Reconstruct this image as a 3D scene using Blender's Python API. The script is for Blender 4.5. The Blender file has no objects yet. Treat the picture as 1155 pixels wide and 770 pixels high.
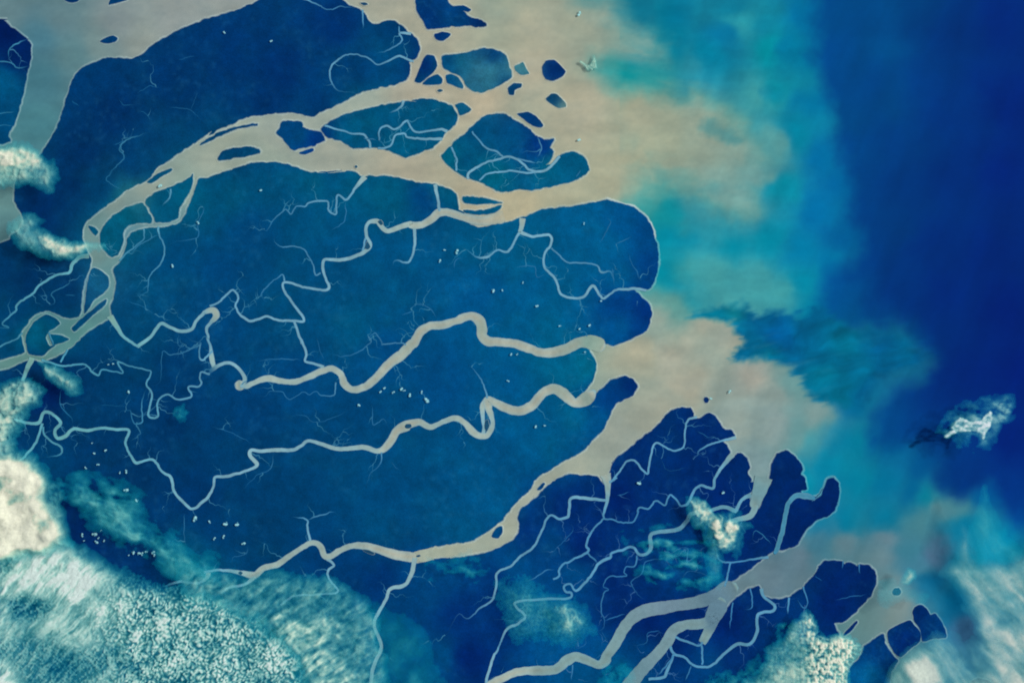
import bpy, math, random
import numpy as np
from mathutils import Vector
from mathutils.geometry import delaunay_2d_cdt
random.seed(4)
C = bpy.context.scene
COL = C.collection

# ------------------------------------------------------------------ map units
# One photo pixel of ground = 0.1 Blender unit.  Every outline was traced on a grid of map tiles (3.85 tile units
# to the pixel): the letter is the tile column, the digit the tile row.
K = 0.1
CAMZ = 300.0
OX = dict(A=0, B=230, C=460, D=690, E=915)
OY = [0, 190, 380, 570]
def T(s):
    """'A0 10,20 30,40,8 B1 ...' -> array of (px, py, width px)"""
    ox = oy = 0; out = []
    for w in s.split():
        if w[0] in OX and ',' not in w:
            ox, oy = OX[w[0]], OY[int(w[1])]; continue
        f = [float(v) for v in w.split(',')]
        out.append((ox + f[0] / 3.85, oy + f[1] / 3.85, (f[2] if len(f) > 2 else 0) / 3.85))
    return np.array(out)
def wx(px): return (px - 577.5) * K
def wy(py): return (385 - py) * K
def lin(c):
    c = np.asarray(c, float) / 255
    return np.where(c <= .04045, c / 12.92, ((c + .055) / 1.055) ** 2.4)
WHITE = np.array([0.905, 0.925, 0.985])      # what a white horizontal sheet shows under this sun and sky
def alb(rgb):
    return np.clip(lin(rgb) / WHITE, 0.0, .92)

# ------------------------------------------------------------------ noise and painting helpers
def _h(ix, iy, s):
    n = (ix.astype(np.int64) * 374761393 + iy.astype(np.int64) * 668265263 + s * 974634777) & 0xffffffff
    n = ((n ^ (n >> 13)) * 1274126177) & 0xffffffff
    n = ((n ^ (n >> 16)) * 2246822519) & 0xffffffff
    return ((n ^ (n >> 15)) & 0xffffff) / float(0xffffff)
def vnoise(x, y, s=0):
    ix = np.floor(x); iy = np.floor(y); fx = x - ix; fy = y - iy
    fx = fx * fx * fx * (fx * (fx * 6 - 15) + 10); fy = fy * fy * fy * (fy * (fy * 6 - 15) + 10)
    a = _h(ix, iy, s); b = _h(ix + 1, iy, s); c = _h(ix, iy + 1, s); d = _h(ix + 1, iy + 1, s)
    return (a * (1 - fx) + b * fx) * (1 - fy) + (c * (1 - fx) + d * fx) * fy
def fbm(x, y, s=0, o=4):
    t = 0; a = .5; n = 0
    ca, sa = math.cos(.6), math.sin(.6)
    for k in range(o):
        t = t + a * vnoise(x, y, s + k * 17); n += a
        x, y = (x * ca - y * sa) * 2.03 + 11.3, (x * sa + y * ca) * 2.03 + 5.7
        a *= .5
    return t / n
def cells(x, y, s=0, jit=.85):
    """distance to the nearest and second nearest of scattered points"""
    ix = np.floor(x); iy = np.floor(y)
    f1 = np.full(x.shape, 9.); f2 = np.full(x.shape, 9.)
    for dx in (-1, 0, 1):
        for dy in (-1, 0, 1):
            cx = ix + dx; cy = iy + dy
            px = cx + .5 + jit * (_h(cx, cy, s) - .5); py = cy + .5 + jit * (_h(cx, cy, s + 91) - .5)
            d = np.hypot(x - px, y - py)
            f2 = np.minimum(f2, np.maximum(f1, d)); f1 = np.minimum(f1, d)
    return f1, f2
def sstep(a, b, x):
    t = np.clip((x - a) / (b - a), 0, 1); return t * t * (3 - 2 * t)
def inside(P, X, Y):
    m = np.zeros(X.shape, bool); n = len(P)
    for i in range(n):
        x0, y0 = P[i][:2]; x1, y1 = P[(i + 1) % n][:2]
        if y0 == y1: continue
        c = ((y0 > Y) != (y1 > Y)) & (X < (x1 - x0) * (Y - y0) / (y1 - y0) + x0)
        m ^= c
    return m
def dist_line(P, X, Y, closed=False):
    d = np.full(X.shape, 1e9); n = len(P)
    for i in range(n if closed else n - 1):
        x0, y0 = P[i][:2]; x1, y1 = P[(i + 1) % n][:2]
        vx, vy = x1 - x0, y1 - y0; L = vx * vx + vy * vy + 1e-9
        t = np.clip(((X - x0) * vx + (Y - y0) * vy) / L, 0, 1)
        d = np.minimum(d, (X - x0 - t * vx) ** 2 + (Y - y0 - t * vy) ** 2)
    return np.sqrt(d)
def soft(P, X, Y, f):
    """1 inside the outline, 0 outside, crossing over f pixels on either side"""
    if isinstance(P, str): P = T(P)
    d = dist_line(P, X, Y, True)
    s = np.where(inside(P, X, Y), d, -d)
    return sstep(-f, f, s)
def stroke(P, X, Y, w, f):
    if isinstance(P, str): P = T(P)
    return 1 - sstep(w, w + f, dist_line(P, X, Y))
def idw(pts, X, Y, p=2.6, r=12):
    num = np.zeros(X.shape + (3,)); den = np.zeros(X.shape)
    for x, y, c in pts:
        w = 1 / ((X - x) ** 2 + (Y - y) ** 2 + r * r) ** (p / 2)
        num += w[..., None] * np.array(c, float); den += w
    return num / den[..., None]
def mix(a, c, m):
    return a + (np.asarray(c, float) - a) * m[..., None]

# ------------------------------------------------------------------ mesh and material helpers
def mesh_obj(name, verts, faces, mat, cols=None, smooth=True):
    me = bpy.data.meshes.new(name)
    verts = np.asarray(verts, np.float32)
    faces = np.asarray(faces, np.int32)
    nf, k = faces.shape
    me.vertices.add(len(verts)); me.vertices.foreach_set('co', verts.ravel())
    me.loops.add(nf * k); me.loops.foreach_set('vertex_index', faces.ravel())
    me.polygons.add(nf)
    me.polygons.foreach_set('loop_start', np.arange(0, nf * k, k, dtype=np.int32))
    me.polygons.foreach_set('loop_total', np.full(nf, k, np.int32))
    me.polygons.foreach_set('use_smooth', np.full(nf, smooth, bool))
    if cols is not None:
        a = me.attributes.new('tone', 'FLOAT_COLOR', 'POINT')
        c = np.ones((len(verts), 4), np.float32); c[:, :cols.shape[1]] = cols
        a.data.foreach_set('color', c.ravel())
    me.update(calc_edges=True); me.validate()
    me.materials.append(mat)
    o = bpy.data.objects.new(name, me); COL.objects.link(o)
    return o
def tag(o, label, cat, kind=None, group=None):
    o['label'] = label; o['category'] = cat
    if kind: o['kind'] = kind
    if group: o['group'] = group
    return o
def surface_mat(name, rough, spec, var, scales, bump, bscale):
    m = bpy.data.materials.new(name); m.use_nodes = True
    nt = m.node_tree; N = nt.nodes; L = nt.links; N.clear()
    out = N.new('ShaderNodeOutputMaterial'); b = N.new('ShaderNodeBsdfPrincipled')
    at = N.new('ShaderNodeAttribute'); at.attribute_name = 'tone'
    tc = N.new('ShaderNodeTexCoord')
    L.new(b.outputs[0], out.inputs[0])
    prev = at.outputs['Color']
    for sc, v in zip(scales, var):
        n = N.new('ShaderNodeTexNoise'); n.inputs['Scale'].default_value = sc
        n.inputs['Detail'].default_value = 5; n.inputs['Roughness'].default_value = .62
        L.new(tc.outputs['Object'], n.inputs['Vector'])
        r = N.new('ShaderNodeMapRange'); r.inputs['From Min'].default_value = .28; r.inputs['From Max'].default_value = .72
        r.inputs['To Min'].default_value = 1 - v; r.inputs['To Max'].default_value = 1 + v
        L.new(n.outputs['Fac'], r.inputs['Value'])
        mu = N.new('ShaderNodeVectorMath'); mu.operation = 'SCALE'
        L.new(prev, mu.inputs[0]); L.new(r.outputs[0], mu.inputs['Scale'])
        prev = mu.outputs[0]
    L.new(prev, b.inputs['Base Color'])
    b.inputs['Roughness'].default_value = rough
    b.inputs['Specular IOR Level'].default_value = spec
    if bump:
        n = N.new('ShaderNodeTexNoise'); n.inputs['Scale'].default_value = bscale; n.inputs['Detail'].default_value = 4
        L.new(tc.outputs['Object'], n.inputs['Vector'])
        bp = N.new('ShaderNodeBump'); bp.inputs['Strength'].default_value = bump; bp.inputs['Distance'].default_value = .05
        L.new(n.outputs['Fac'], bp.inputs['Height']); L.new(bp.outputs[0], b.inputs['Normal'])
    return m
M_SEA = surface_mat('silty_water', .6, .02, (.03, .03), (.25, 1.6), .05, 6)
M_RIVER = surface_mat('river_water', .6, .02, (.09, .08), (.35, 2.2), .05, 6)
M_LAND = surface_mat('mangrove_forest', .9, .02, (.05, .10, .17), (.16, 1.0, 5.5), .5, 9)
def cloud_mat():
    m = bpy.data.materials.new('cloud_vapour'); m.use_nodes = True
    nt = m.node_tree; N = nt.nodes; L = nt.links; N.clear()
    out = N.new('ShaderNodeOutputMaterial')
    at = N.new('ShaderNodeAttribute'); at.attribute_name = 'tone'
    d = N.new('ShaderNodeBsdfDiffuse'); tl = N.new('ShaderNodeBsdfTranslucent'); tr = N.new('ShaderNodeBsdfTransparent')
    m1 = N.new('ShaderNodeMixShader'); m1.inputs[0].default_value = .08
    m2 = N.new('ShaderNodeMixShader')
    L.new(at.outputs['Color'], d.inputs[0]); L.new(at.outputs['Color'], tl.inputs[0])
    L.new(d.outputs[0], m1.inputs[1]); L.new(tl.outputs[0], m1.inputs[2])
    tc = N.new('ShaderNodeTexCoord'); n = N.new('ShaderNodeTexNoise')
    n.inputs['Scale'].default_value = 2.6; n.inputs['Detail'].default_value = 5; n.inputs['Roughness'].default_value = .65
    L.new(tc.outputs['Object'], n.inputs['Vector'])
    r = N.new('ShaderNodeMapRange'); r.inputs['From Min'].default_value = .3; r.inputs['From Max'].default_value = .7
    r.inputs['To Min'].default_value = .78; r.inputs['To Max'].default_value = 1.16
    L.new(n.outputs['Fac'], r.inputs['Value'])
    mu = N.new('ShaderNodeMath'); mu.operation = 'MULTIPLY'; mu.use_clamp = True
    L.new(at.outputs['Alpha'], mu.inputs[0]); L.new(r.outputs[0], mu.inputs[1])
    L.new(mu.outputs[0], m2.inputs[0]); L.new(tr.outputs[0], m2.inputs[1]); L.new(m1.outputs[0], m2.inputs[2])
    L.new(m2.outputs[0], out.inputs[0])
    return m
M_CLOUD = cloud_mat()

# ------------------------------------------------------------------ colour of the water (silt carried by it)
SHELF = [
 (10,10,(120,140,140)),(45,45,(90,132,142)),(45,90,(84,130,138)),(40,140,(88,138,142)),(10,215,(118,148,142)),(12,250,(112,146,142)),(70,20,(120,140,140)),
 (130,25,(148,148,142)),(200,20,(158,154,144)),(270,5,(164,158,146)),(85,60,(112,142,142)),(110,50,(140,150,142)),(160,50,(158,155,142)),
 (110,250,(128,150,142)),(105,290,(132,152,142)),(122,310,(116,148,142)),(128,330,(112,148,145)),(120,350,(104,145,140)),(90,375,(102,146,138)),(60,355,(98,142,142)),(30,400,(116,150,138)),(95,315,(90,135,150)),
 (140,260,(105,142,148)),(130,230,(148,155,142)),(170,205,(160,160,142)),(215,215,(150,158,140)),(200,245,(125,152,148)),(240,180,(168,166,146)),
 (250,170,(170,166,144)),(320,150,(168,164,146)),(300,185,(168,166,144)),(380,180,(172,164,144)),(450,190,(176,164,142)),(540,215,(178,166,142)),(580,225,(180,168,140)),
 (400,110,(168,168,150)),(470,100,(176,164,144)),(540,110,(178,166,144)),(490,20,(172,164,144)),(440,5,(172,164,144)),(600,30,(166,164,144)),(600,80,(174,166,146)),(640,130,(176,166,144)),(660,110,(172,165,144)),
 (640,200,(178,168,140)),(680,200,(172,166,142)),(720,130,(164,163,140)),(760,150,(158,162,140)),(800,160,(152,162,144)),(620,5,(160,164,146)),(660,20,(130,158,150)),
 (660,0,(60,140,150)),(720,8,(10,112,138)),(760,15,(0,112,140)),(760,45,(0,118,142)),(720,65,(30,135,150)),(780,75,(40,138,150)),(710,85,(0,140,148)),(740,100,(40,145,148)),(690,82,(50,150,150)),
 (800,60,(0,124,146)),(830,10,(10,118,138)),(840,25,(38,145,150)),(820,42,(0,108,142)),(835,35,(45,148,150)),(870,60,(0,142,148)),(860,30,(10,128,146)),(900,60,(0,118,146)),(910,20,(0,108,146)),(880,110,(0,138,148)),
 (850,110,(60,150,150)),(875,120,(50,148,150)),(870,160,(90,155,155)),(900,150,(0,130,150)),(915,120,(0,116,150)),(925,180,(0,108,152)),(860,200,(100,152,152)),(880,210,(0,138,152)),(920,240,(0,108,152)),
 (830,235,(90,150,150)),(760,240,(10,140,150)),(745,225,(60,148,148)),(790,240,(60,145,150)),(800,262,(40,145,152)),(820,280,(0,140,155)),(760,270,(0,136,158)),(750,310,(0,138,158)),(860,270,(0,138,155)),(900,280,(0,122,155)),
 (930,300,(0,112,152)),(945,210,(0,98,148)),(955,270,(0,90,142)),(800,310,(62,152,152)),(850,310,(60,150,152)),(880,330,(60,150,150)),(900,320,(0,132,152)),(920,350,(0,130,152)),(750,345,(95,155,150)),
 (780,330,(30,145,152)),(740,360,(150,160,148)),(790,370,(160,160,145)),(720,400,(166,162,142)),(760,398,(170,168,152)),(780,430,(164,160,144)),(820,380,(156,158,145)),(850,430,(160,156,145)),(872,452,(140,152,146)),(890,440,(104,146,146)),(700,490,(150,156,146)),(740,470,(160,160,145)),
 (830,480,(144,156,150)),(870,480,(138,154,152)),(900,490,(104,148,150)),(920,470,(128,152,150)),(925,500,(70,148,155)),(850,520,(128,152,155)),(860,570,(112,148,158)),(640,540,(158,162,148)),(600,580,(158,162,150)),(560,605,(160,165,150)),(500,625,(165,168,150)),
 (912,540,(0,140,158)),(940,520,(0,132,156)),(960,500,(0,120,150)),(960,540,(0,126,156)),(990,540,(0,112,152)),(1000,580,(0,116,150)),(960,580,(0,126,156)),(920,590,(20,125,150)),
 (920,610,(80,130,150)),(960,610,(118,138,150)),(1000,605,(112,135,148)),(990,630,(118,140,150)),(1040,595,(70,128,140)),(1060,575,(90,132,140)),(1075,570,(70,130,142)),(1030,620,(60,125,145)),(1050,625,(88,120,150)),(1050,560,(0,122,148)),
 (900,625,(122,134,150)),(870,650,(126,136,150)),(830,660,(126,138,150)),(900,650,(122,136,150)),(800,680,(120,138,158)),(1000,665,(118,142,148)),(1005,690,(128,142,142)),(980,705,(120,142,145)),(1050,650,(0,105,150)),(1080,680,(0,108,152)),
 (1040,640,(70,128,150)),(1095,640,(0,122,150)),(1080,600,(0,115,150)),(1110,560,(0,90,145)),(1120,620,(0,128,165)),(1000,500,(0,90,142)),(1040,520,(0,85,142)),(1030,545,(0,100,148)),(960,450,(0,105,148)),(1100,520,(0,70,132)),(1080,540,(0,72,132)),(1090,710,(60,110,150))]
DEEP = [(945,20,(0,72,125)),(940,80,(0,72,130)),(955,140,(0,70,122)),(975,30,(0,66,126)),(1000,10,(0,72,132)),(1005,60,(0,82,140)),(1010,110,(0,70,128)),(985,90,(0,64,132)),(1040,30,(0,56,118)),(1040,90,(0,56,128)),(1080,40,(0,44,112)),(1130,30,(0,38,118)),
 (1140,120,(0,34,114)),(1080,130,(0,48,122)),(970,180,(0,68,132)),(1000,160,(0,58,128)),(1020,200,(0,52,118)),(1070,200,(0,42,114)),(1130,190,(0,34,116)),(975,230,(0,62,128)),(1000,260,(0,54,116)),(1050,270,(0,42,118)),(1120,280,(0,36,114)),
 (980,290,(0,58,128)),(960,310,(0,68,132)),(940,330,(0,84,140)),(945,360,(0,88,138)),(1000,330,(0,44,114)),(1060,330,(0,38,118)),(1130,350,(0,30,112)),(1050,370,(0,44,116)),(1090,420,(0,34,112)),(1140,420,(0,28,110)),(1140,500,(0,30,112)),(1140,560,(0,48,125)),(1150,600,(0,80,150)),(1060,440,(0,42,116)),(1020,440,(0,62,128)),(1000,470,(0,72,134)),(1060,500,(0,60,126)),(1100,520,(0,50,122))]
INTR = [(800,352,(0,125,148)),(830,352,(10,140,152)),(845,360,(0,96,142)),(865,375,(0,92,150)),(840,395,(0,110,150)),(860,400,(0,125,152)),(880,380,(0,96,150)),(900,370,(0,105,150)),(900,400,(0,105,148)),(920,430,(0,125,152)),(920,400,(0,110,148)),(950,390,(0,118,150)),(960,420,(0,108,148)),(990,385,(0,92,145)),(1010,380,(0,108,158)),(1020,400,(0,106,155)),(1000,420,(0,96,145)),(1040,405,(0,92,145)),(980,450,(0,88,140)),(1000,440,(0,80,135)),(940,450,(0,118,148)),(960,470,(0,105,145))]
def sea_colour(X, Y):
    w1 = fbm(X / 42, Y / 42, 3, 4) - .5; w2 = fbm(X / 42 + 40, Y / 42, 9, 4) - .5
    east = sstep(640, 760, X)
    U = X + w1 * 34 * east; V = Y + w2 * 26 * east
    s1 = fbm(X / 9, Y / 9, 31, 3) - .5
    c = idw(SHELF, U, V, 3.4, 9)
    P = np.array([(925,-200),(924,30),(918,60),(928,90),(930,115),(943,140),(944,160),(952,185),(960,215),(955,235),(968,260),(975,285),(960,300),(930,312),(922,335),(925,360),(955,376),(1010,366),(1040,392),(1055,410),(1030,432),(1005,445),(985,470),(985,500),(1030,500),(1060,520),(1075,560),(1110,545),(1135,600),(1400,620),(1400,-200)], float)
    U2 = X + w1 * 30 + s1 * 5; V2 = Y + w2 * 24 + s1 * 4
    m = soft(P, U2, V2, 16)
    c = mix(c, idw(DEEP, U, V, 3.0, 22), m)
    P = np.array([(560,-60),(628,-60),(640,-5),(668,8),(695,22),(722,36),(748,54),(744,66),(705,70),(668,72),(664,84),(690,98),(735,104),(790,112),(822,130),(842,160),(852,200),(842,238),(815,238),(785,215),(748,207),(722,214),(700,224),(640,236),(540,240),(450,215),(450,60)], float)
    w3 = fbm(X / 17 + 1.5 * w1, Y / 15 + 1.5 * w2, 131, 4) - .5; w4 = fbm(X / 17 + 8 + 1.5 * w2, Y / 15 + 1.5 * w1, 137, 4) - .5
    U4 = X + w1 * 20 + w3 * 22; V4 = Y + w2 * 14 + w4 * 16
    sb = fbm((X * .97 + Y * .2) / 70, (Y * .97 - X * .2) / 9, 37, 4) - .5
    m = soft(P, U4, V4 + sb * 16, 24) * np.where(X < 700, 1, np.clip(.82 + .9 * (fbm(X / 34 + w1 * 2, Y / 20 + w2 * 2, 139, 4) - .42), 0, 1))
    tan = idw([(660,20,(160,162,144)),(720,50,(128,156,148)),(660,120,(174,167,146)),(720,130,(166,164,141)),(760,160,(158,162,140)),(800,140,(150,162,146)),(825,165,(140,160,148)),(835,210,(122,156,150)),(700,200,(168,166,142)),(600,60,(172,165,145)),(560,230,(180,168,140)),(500,100,(176,164,144))], U, V, 3, 14)
    c = mix(c, tan, m * sstep(560, 640, X) * .92)
    dk = stroke(np.array([(796, 141, 0), (812, 146, 0), (826, 156, 0)], float), U4, V4, .5, 13) * .35 + stroke(np.array([(858, 107, 0), (885, 106, 0)], float), U4, V4, .5, 10) * .4
    c = mix(c, np.array((10, 122, 142.)), np.clip(dk, 0, 1))
    P = np.array([(775,330),(785,298),(812,290),(845,300),(875,330),(882,346),(850,350),(790,352)], float)
    c = mix(c, np.array((66, 152, 152.)), soft(P, U4, V4, 16) * .7)
    # clear water pushed in between the two plumes, its lee side drawn out into streaks
    P = np.array([(783,358),(797,346),(838,342),(850,357),(866,350),(893,358),(925,345),(960,372),(1005,366),(1028,372),(1050,402),(1035,420),(990,432),(965,455),(930,455),(912,446),(899,430),(893,415),(860,405),(822,408),(836,388),(834,372),(822,364),(800,361)], float)
    a = math.radians(-14); t = (X * math.cos(a) + Y * math.sin(a)); q = (-X * math.sin(a) + Y * math.cos(a))
    st = (fbm(t / 60, q / 4.5, 55, 3) - .5)
    U3 = X + st * 24 * (1 - sstep(920, 990, X)) + s1 * 8; V3 = Y + s1 * 10 + w2 * 12
    m = (soft(P, U3, V3, 7) * (1 - sstep(940, 1010, X)) + soft(P, U3, V3, 24) * sstep(940, 1010, X)) * (.72 + .6 * (fbm(t / 50, q / 7, 71, 3)))
    fil = .45 * fbm((t + 40 * w1) / 42, (q + 26 * w2) / 8, 73, 4) + .55 * fbm((X + 50 * w1) / 24, (Y + 50 * w2) / 15, 75, 4)
    c = mix(c, idw(INTR, U, V, 3, 8) * (.66 + .50 * fil)[..., None] * np.array((1, .99, .97)), np.clip(m * 1.08, 0, 1))
    # broad current streaks and mottling in the silt
    st2 = fbm((X * .35 - Y * .94) / 90, (X * .94 + Y * .35) / 18, 23, 4) - .5
    c = c * (1 + (.10 * st2 + .06 * w2) * sstep(690, 800, X))[..., None]
    al = fbm(X / 38, Y / 12, 15, 4) - .5
    c = c * (1 + .11 * al * (1 - .8 * sstep(860, 950, X)))[..., None]
    tz = sstep(730, 800, X) * (1 - sstep(920, 980, X)); tz = tz * (1 - sstep(35, 100, c[..., 0])); c = c * (1 + tz[..., None] * np.array((0, -.015, .05)))
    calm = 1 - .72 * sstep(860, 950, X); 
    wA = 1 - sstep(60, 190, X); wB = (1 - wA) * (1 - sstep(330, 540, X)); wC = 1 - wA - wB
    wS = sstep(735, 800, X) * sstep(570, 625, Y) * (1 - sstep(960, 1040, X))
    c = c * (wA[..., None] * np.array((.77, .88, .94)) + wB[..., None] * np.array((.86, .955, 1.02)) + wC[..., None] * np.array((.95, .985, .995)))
    c = c * (1 - wS[..., None] * np.array((.21, .10, .10)))
    gr = (fbm(X / 26 + 5, Y / 18, 163, 4) - .5) * calm; fi = (fbm(X / 5, Y / 4, 167, 3) - .5) * calm
    c = c * (1 + (.10 * gr + .05 * fi)[..., None] * np.array((1.3, .9, .6)))
    return c
x = np.arange(-180, 1336, 2.0); y = np.arange(-140, 911, 2.0)
X, Y = np.meshgrid(x, y)
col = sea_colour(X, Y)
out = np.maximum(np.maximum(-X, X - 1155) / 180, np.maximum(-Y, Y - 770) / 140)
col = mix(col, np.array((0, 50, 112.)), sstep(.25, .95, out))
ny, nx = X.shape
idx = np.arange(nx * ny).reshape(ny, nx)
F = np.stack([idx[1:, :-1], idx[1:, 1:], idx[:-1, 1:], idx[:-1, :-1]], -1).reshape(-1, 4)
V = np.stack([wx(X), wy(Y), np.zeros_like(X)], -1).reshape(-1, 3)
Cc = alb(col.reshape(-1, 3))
# the sheet runs on to the horizon
border = np.concatenate([idx[0, :], idx[1:, -1], idx[-1, -2::-1], idx[-2:0:-1, 0]])
far = V[border].copy(); far[:, :2] *= 40
n0 = len(V); nb = len(border)
V = np.concatenate([V, far]); Cc = np.concatenate([Cc, np.tile(alb((0, 50, 112)), (nb, 1))])
k = np.arange(nb); k2 = (k + 1) % nb
F = np.concatenate([F, np.stack([border[k], border[k2], n0 + k2, n0 + k], -1)])
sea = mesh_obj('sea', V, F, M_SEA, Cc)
tag(sea, 'sea with tan silt plumes fading through turquoise to deep blue on the right', 'sea', 'structure')

# ------------------------------------------------------------------ land
LANDC = [(10,35,(0,26,86)),(20,60,(0,34,96)),(5,95,(0,80,128)),(10,130,(0,72,122)),(90,90,(0,54,108)),(130,130,(0,46,100)),(150,180,(0,56,108)),(90,170,(0,46,98)),(200,90,(0,50,105)),(260,60,(0,50,108)),(320,80,(0,46,106)),(380,30,(0,48,110)),(440,25,(0,58,112)),(440,60,(0,70,122)),(400,75,(0,58,112)),(300,110,(0,48,105)),(350,115,(0,55,112)),
 (80,215,(0,45,95)),(50,235,(0,42,95)),(110,215,(0,60,108)),(30,320,(0,45,92)),(60,340,(0,52,98)),(20,350,(0,60,108)),(75,320,(0,50,100)),(40,375,(0,85,120)),(60,375,(0,80,118)),
 (110,320,(15,85,130)),(140,240,(0,92,125)),(150,225,(30,105,130)),(125,270,(0,80,115)),(190,225,(0,82,122)),(210,220,(0,85,122)),
 (340,155,(0,70,125)),(350,160,(0,50,125)),(265,172,(0,62,108)),(420,125,(0,80,122)),(400,145,(0,82,125)),(460,160,(0,84,125)),(500,125,(0,78,118)),(480,150,(0,80,122)),(540,150,(0,76,125)),(580,155,(0,72,125)),(520,180,(0,72,118)),(610,165,(0,50,125)),(560,195,(0,95,128)),(620,190,(0,92,130)),(655,180,(0,84,125)),(510,178,(0,100,130)),
 (485,20,(0,48,110)),(510,25,(0,62,122)),(540,25,(0,40,100)),(480,75,(0,36,100)),(495,40,(0,44,110)),(488,90,(0,70,120)),(513,90,(0,70,122)),(540,80,(46,112,140)),(530,90,(40,105,138)),(550,92,(40,108,138)),(555,80,(44,110,138)),(520,72,(18,98,134)),(507,70,(0,70,120)),(560,62,(0,56,110)),(588,78,(62,124,142)),(580,100,(0,52,102)),(625,80,(0,44,112)),(622,111,(0,55,102)),(634,116,(95,135,140)),(598,135,(0,52,112)),
 (260,220,(0,80,122)),(300,210,(0,76,120)),(350,205,(0,84,125)),(400,215,(0,82,122)),(440,220,(0,86,125)),(480,225,(0,64,122)),(500,215,(0,84,122)),(350,250,(0,75,122)),(280,260,(0,68,122)),(200,290,(0,70,120)),(170,330,(0,70,118)),(250,310,(0,66,120)),(400,290,(0,74,125)),(470,290,(0,78,130)),(540,280,(0,84,132)),(600,270,(0,86,132)),(660,255,(0,88,140)),(700,255,(0,80,140)),(690,275,(0,92,150)),(660,295,(0,86,138)),(730,260,(0,68,130)),(735,300,(0,60,125)),(700,320,(0,86,140)),
 (700,345,(0,60,130)),(725,350,(0,45,118)),(700,370,(0,82,145)),(720,375,(0,58,130)),(640,330,(0,88,138)),(600,340,(0,86,140)),(540,330,(0,80,138)),(460,345,(0,78,130)),(400,370,(0,80,125)),(320,360,(0,72,120)),(250,370,(0,66,120)),(620,370,(0,92,138)),(580,380,(0,86,138)),
 (150,380,(0,66,112)),(120,420,(0,58,106)),(200,420,(0,56,108)),(200,470,(0,52,104)),(280,460,(0,60,114)),(340,420,(0,66,122)),(400,470,(0,66,118)),(430,400,(0,72,130)),(500,430,(0,72,130)),(560,430,(0,82,138)),(640,420,(0,94,135)),(620,400,(0,94,138)),(660,410,(0,98,135)),(650,470,(0,92,140)),(700,450,(0,52,118)),(710,435,(0,42,112)),(690,450,(0,60,125)),(680,470,(0,80,138)),(600,500,(0,84,138)),(540,540,(0,80,132)),(560,565,(0,86,142)),(620,500,(0,86,135)),(480,510,(0,74,125)),(400,540,(0,68,118)),(340,560,(0,62,112)),(270,520,(0,60,110)),(300,600,(0,58,106)),(430,600,(0,70,118)),(500,590,(0,78,128)),(520,600,(0,82,132)),(380,640,(0,56,112)),(430,650,(0,48,108)),
 (90,470,(0,56,104)),(60,520,(0,62,112)),(110,510,(0,52,102)),(150,550,(0,50,100)),(80,570,(0,40,100)),(95,605,(0,40,100)),(150,625,(0,48,105)),(220,560,(0,52,106)),(240,590,(0,58,112)),(60,440,(0,30,88)),(50,420,(0,44,95)),(220,620,(0,72,118)),
 (480,640,(0,68,128)),(500,650,(0,64,125)),(460,680,(0,62,120)),(520,690,(0,44,110)),(500,740,(0,70,125)),(530,740,(0,34,102)),(560,660,(0,48,118)),(600,600,(0,46,114)),(640,570,(0,40,108)),(620,610,(0,62,120)),(660,610,(0,36,108)),(580,640,(0,72,132)),(600,680,(0,80,140)),(570,700,(0,46,115)),(620,720,(0,82,145)),(660,730,(0,75,140)),(650,650,(0,70,132)),(690,650,(0,40,112)),
 (750,500,(0,46,112)),(720,490,(0,40,108)),(790,480,(0,40,108)),(780,520,(0,40,106)),(720,540,(0,38,105)),(700,560,(0,32,102)),(740,560,(0,44,112)),(820,520,(0,38,105)),(835,540,(0,44,112)),(815,550,(0,38,112)),(740,620,(0,55,122)),(760,640,(0,70,135)),(730,660,(0,44,110)),(700,680,(0,38,108)),(780,640,(0,66,132)),(800,640,(0,80,138)),(830,620,(0,42,112)),(850,610,(0,38,105)),(880,540,(0,38,102)),(890,560,(0,36,102)),(940,560,(0,32,98)),(930,580,(0,34,100)),(880,600,(0,34,100)),(840,640,(0,36,105)),
 (780,690,(0,34,102)),(760,720,(0,38,106)),(820,700,(0,32,102)),(830,740,(0,42,110)),(860,690,(0,42,108)),(900,680,(0,48,112)),(700,760,(0,90,140)),(730,700,(0,32,100)),(720,740,(0,60,120)),(650,760,(0,78,135)),(800,750,(0,62,125)),(880,720,(0,55,120)),(950,650,(0,36,102)),(940,680,(0,32,102)),(980,650,(0,32,96)),(970,690,(0,40,110)),(1040,690,(0,38,102)),(1055,705,(0,56,120)),(1015,705,(0,46,110)),(1020,725,(0,40,110)),(990,740,(0,55,120)),(980,760,(0,90,150)),(1010,670,(0,62,112))]
def land_colour(X, Y):
    w1 = fbm(X / 30, Y / 30, 5, 3) - .5; w2 = fbm(X / 30 + 9, Y / 30, 6, 3) - .5
    c = idw(LANDC, X + 12 * w1, Y + 12 * w2, 3.2, 9) * np.array((.97, .965, .945))
    f = fbm(X / 13, Y / 13, 77, 4) - .5
    f2 = fbm(X / 5, Y / 5, 78, 3) - .5
    c = c * (1 + .15 * f + .10 * w1 + .14 * f2)[..., None]
    c = c + (np.array((6, 26, 14.)) * np.clip(fbm(X / 20, Y / 20, 79, 4) - .5, 0, 1)[..., None] * .6)
    # drainage threads: thin lighter veins where two cells of forest meet
    a, b = cells(X / 17 + 2.2 * w1, Y / 17 + 2.2 * w2, 12)
    v = np.exp(-((b - a) / .07) ** 2) * sstep(.50, .68, fbm(X / 55, Y / 55, 19, 3))
    return mix(c, np.array((45, 118, 160)), .16 * v)
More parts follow.
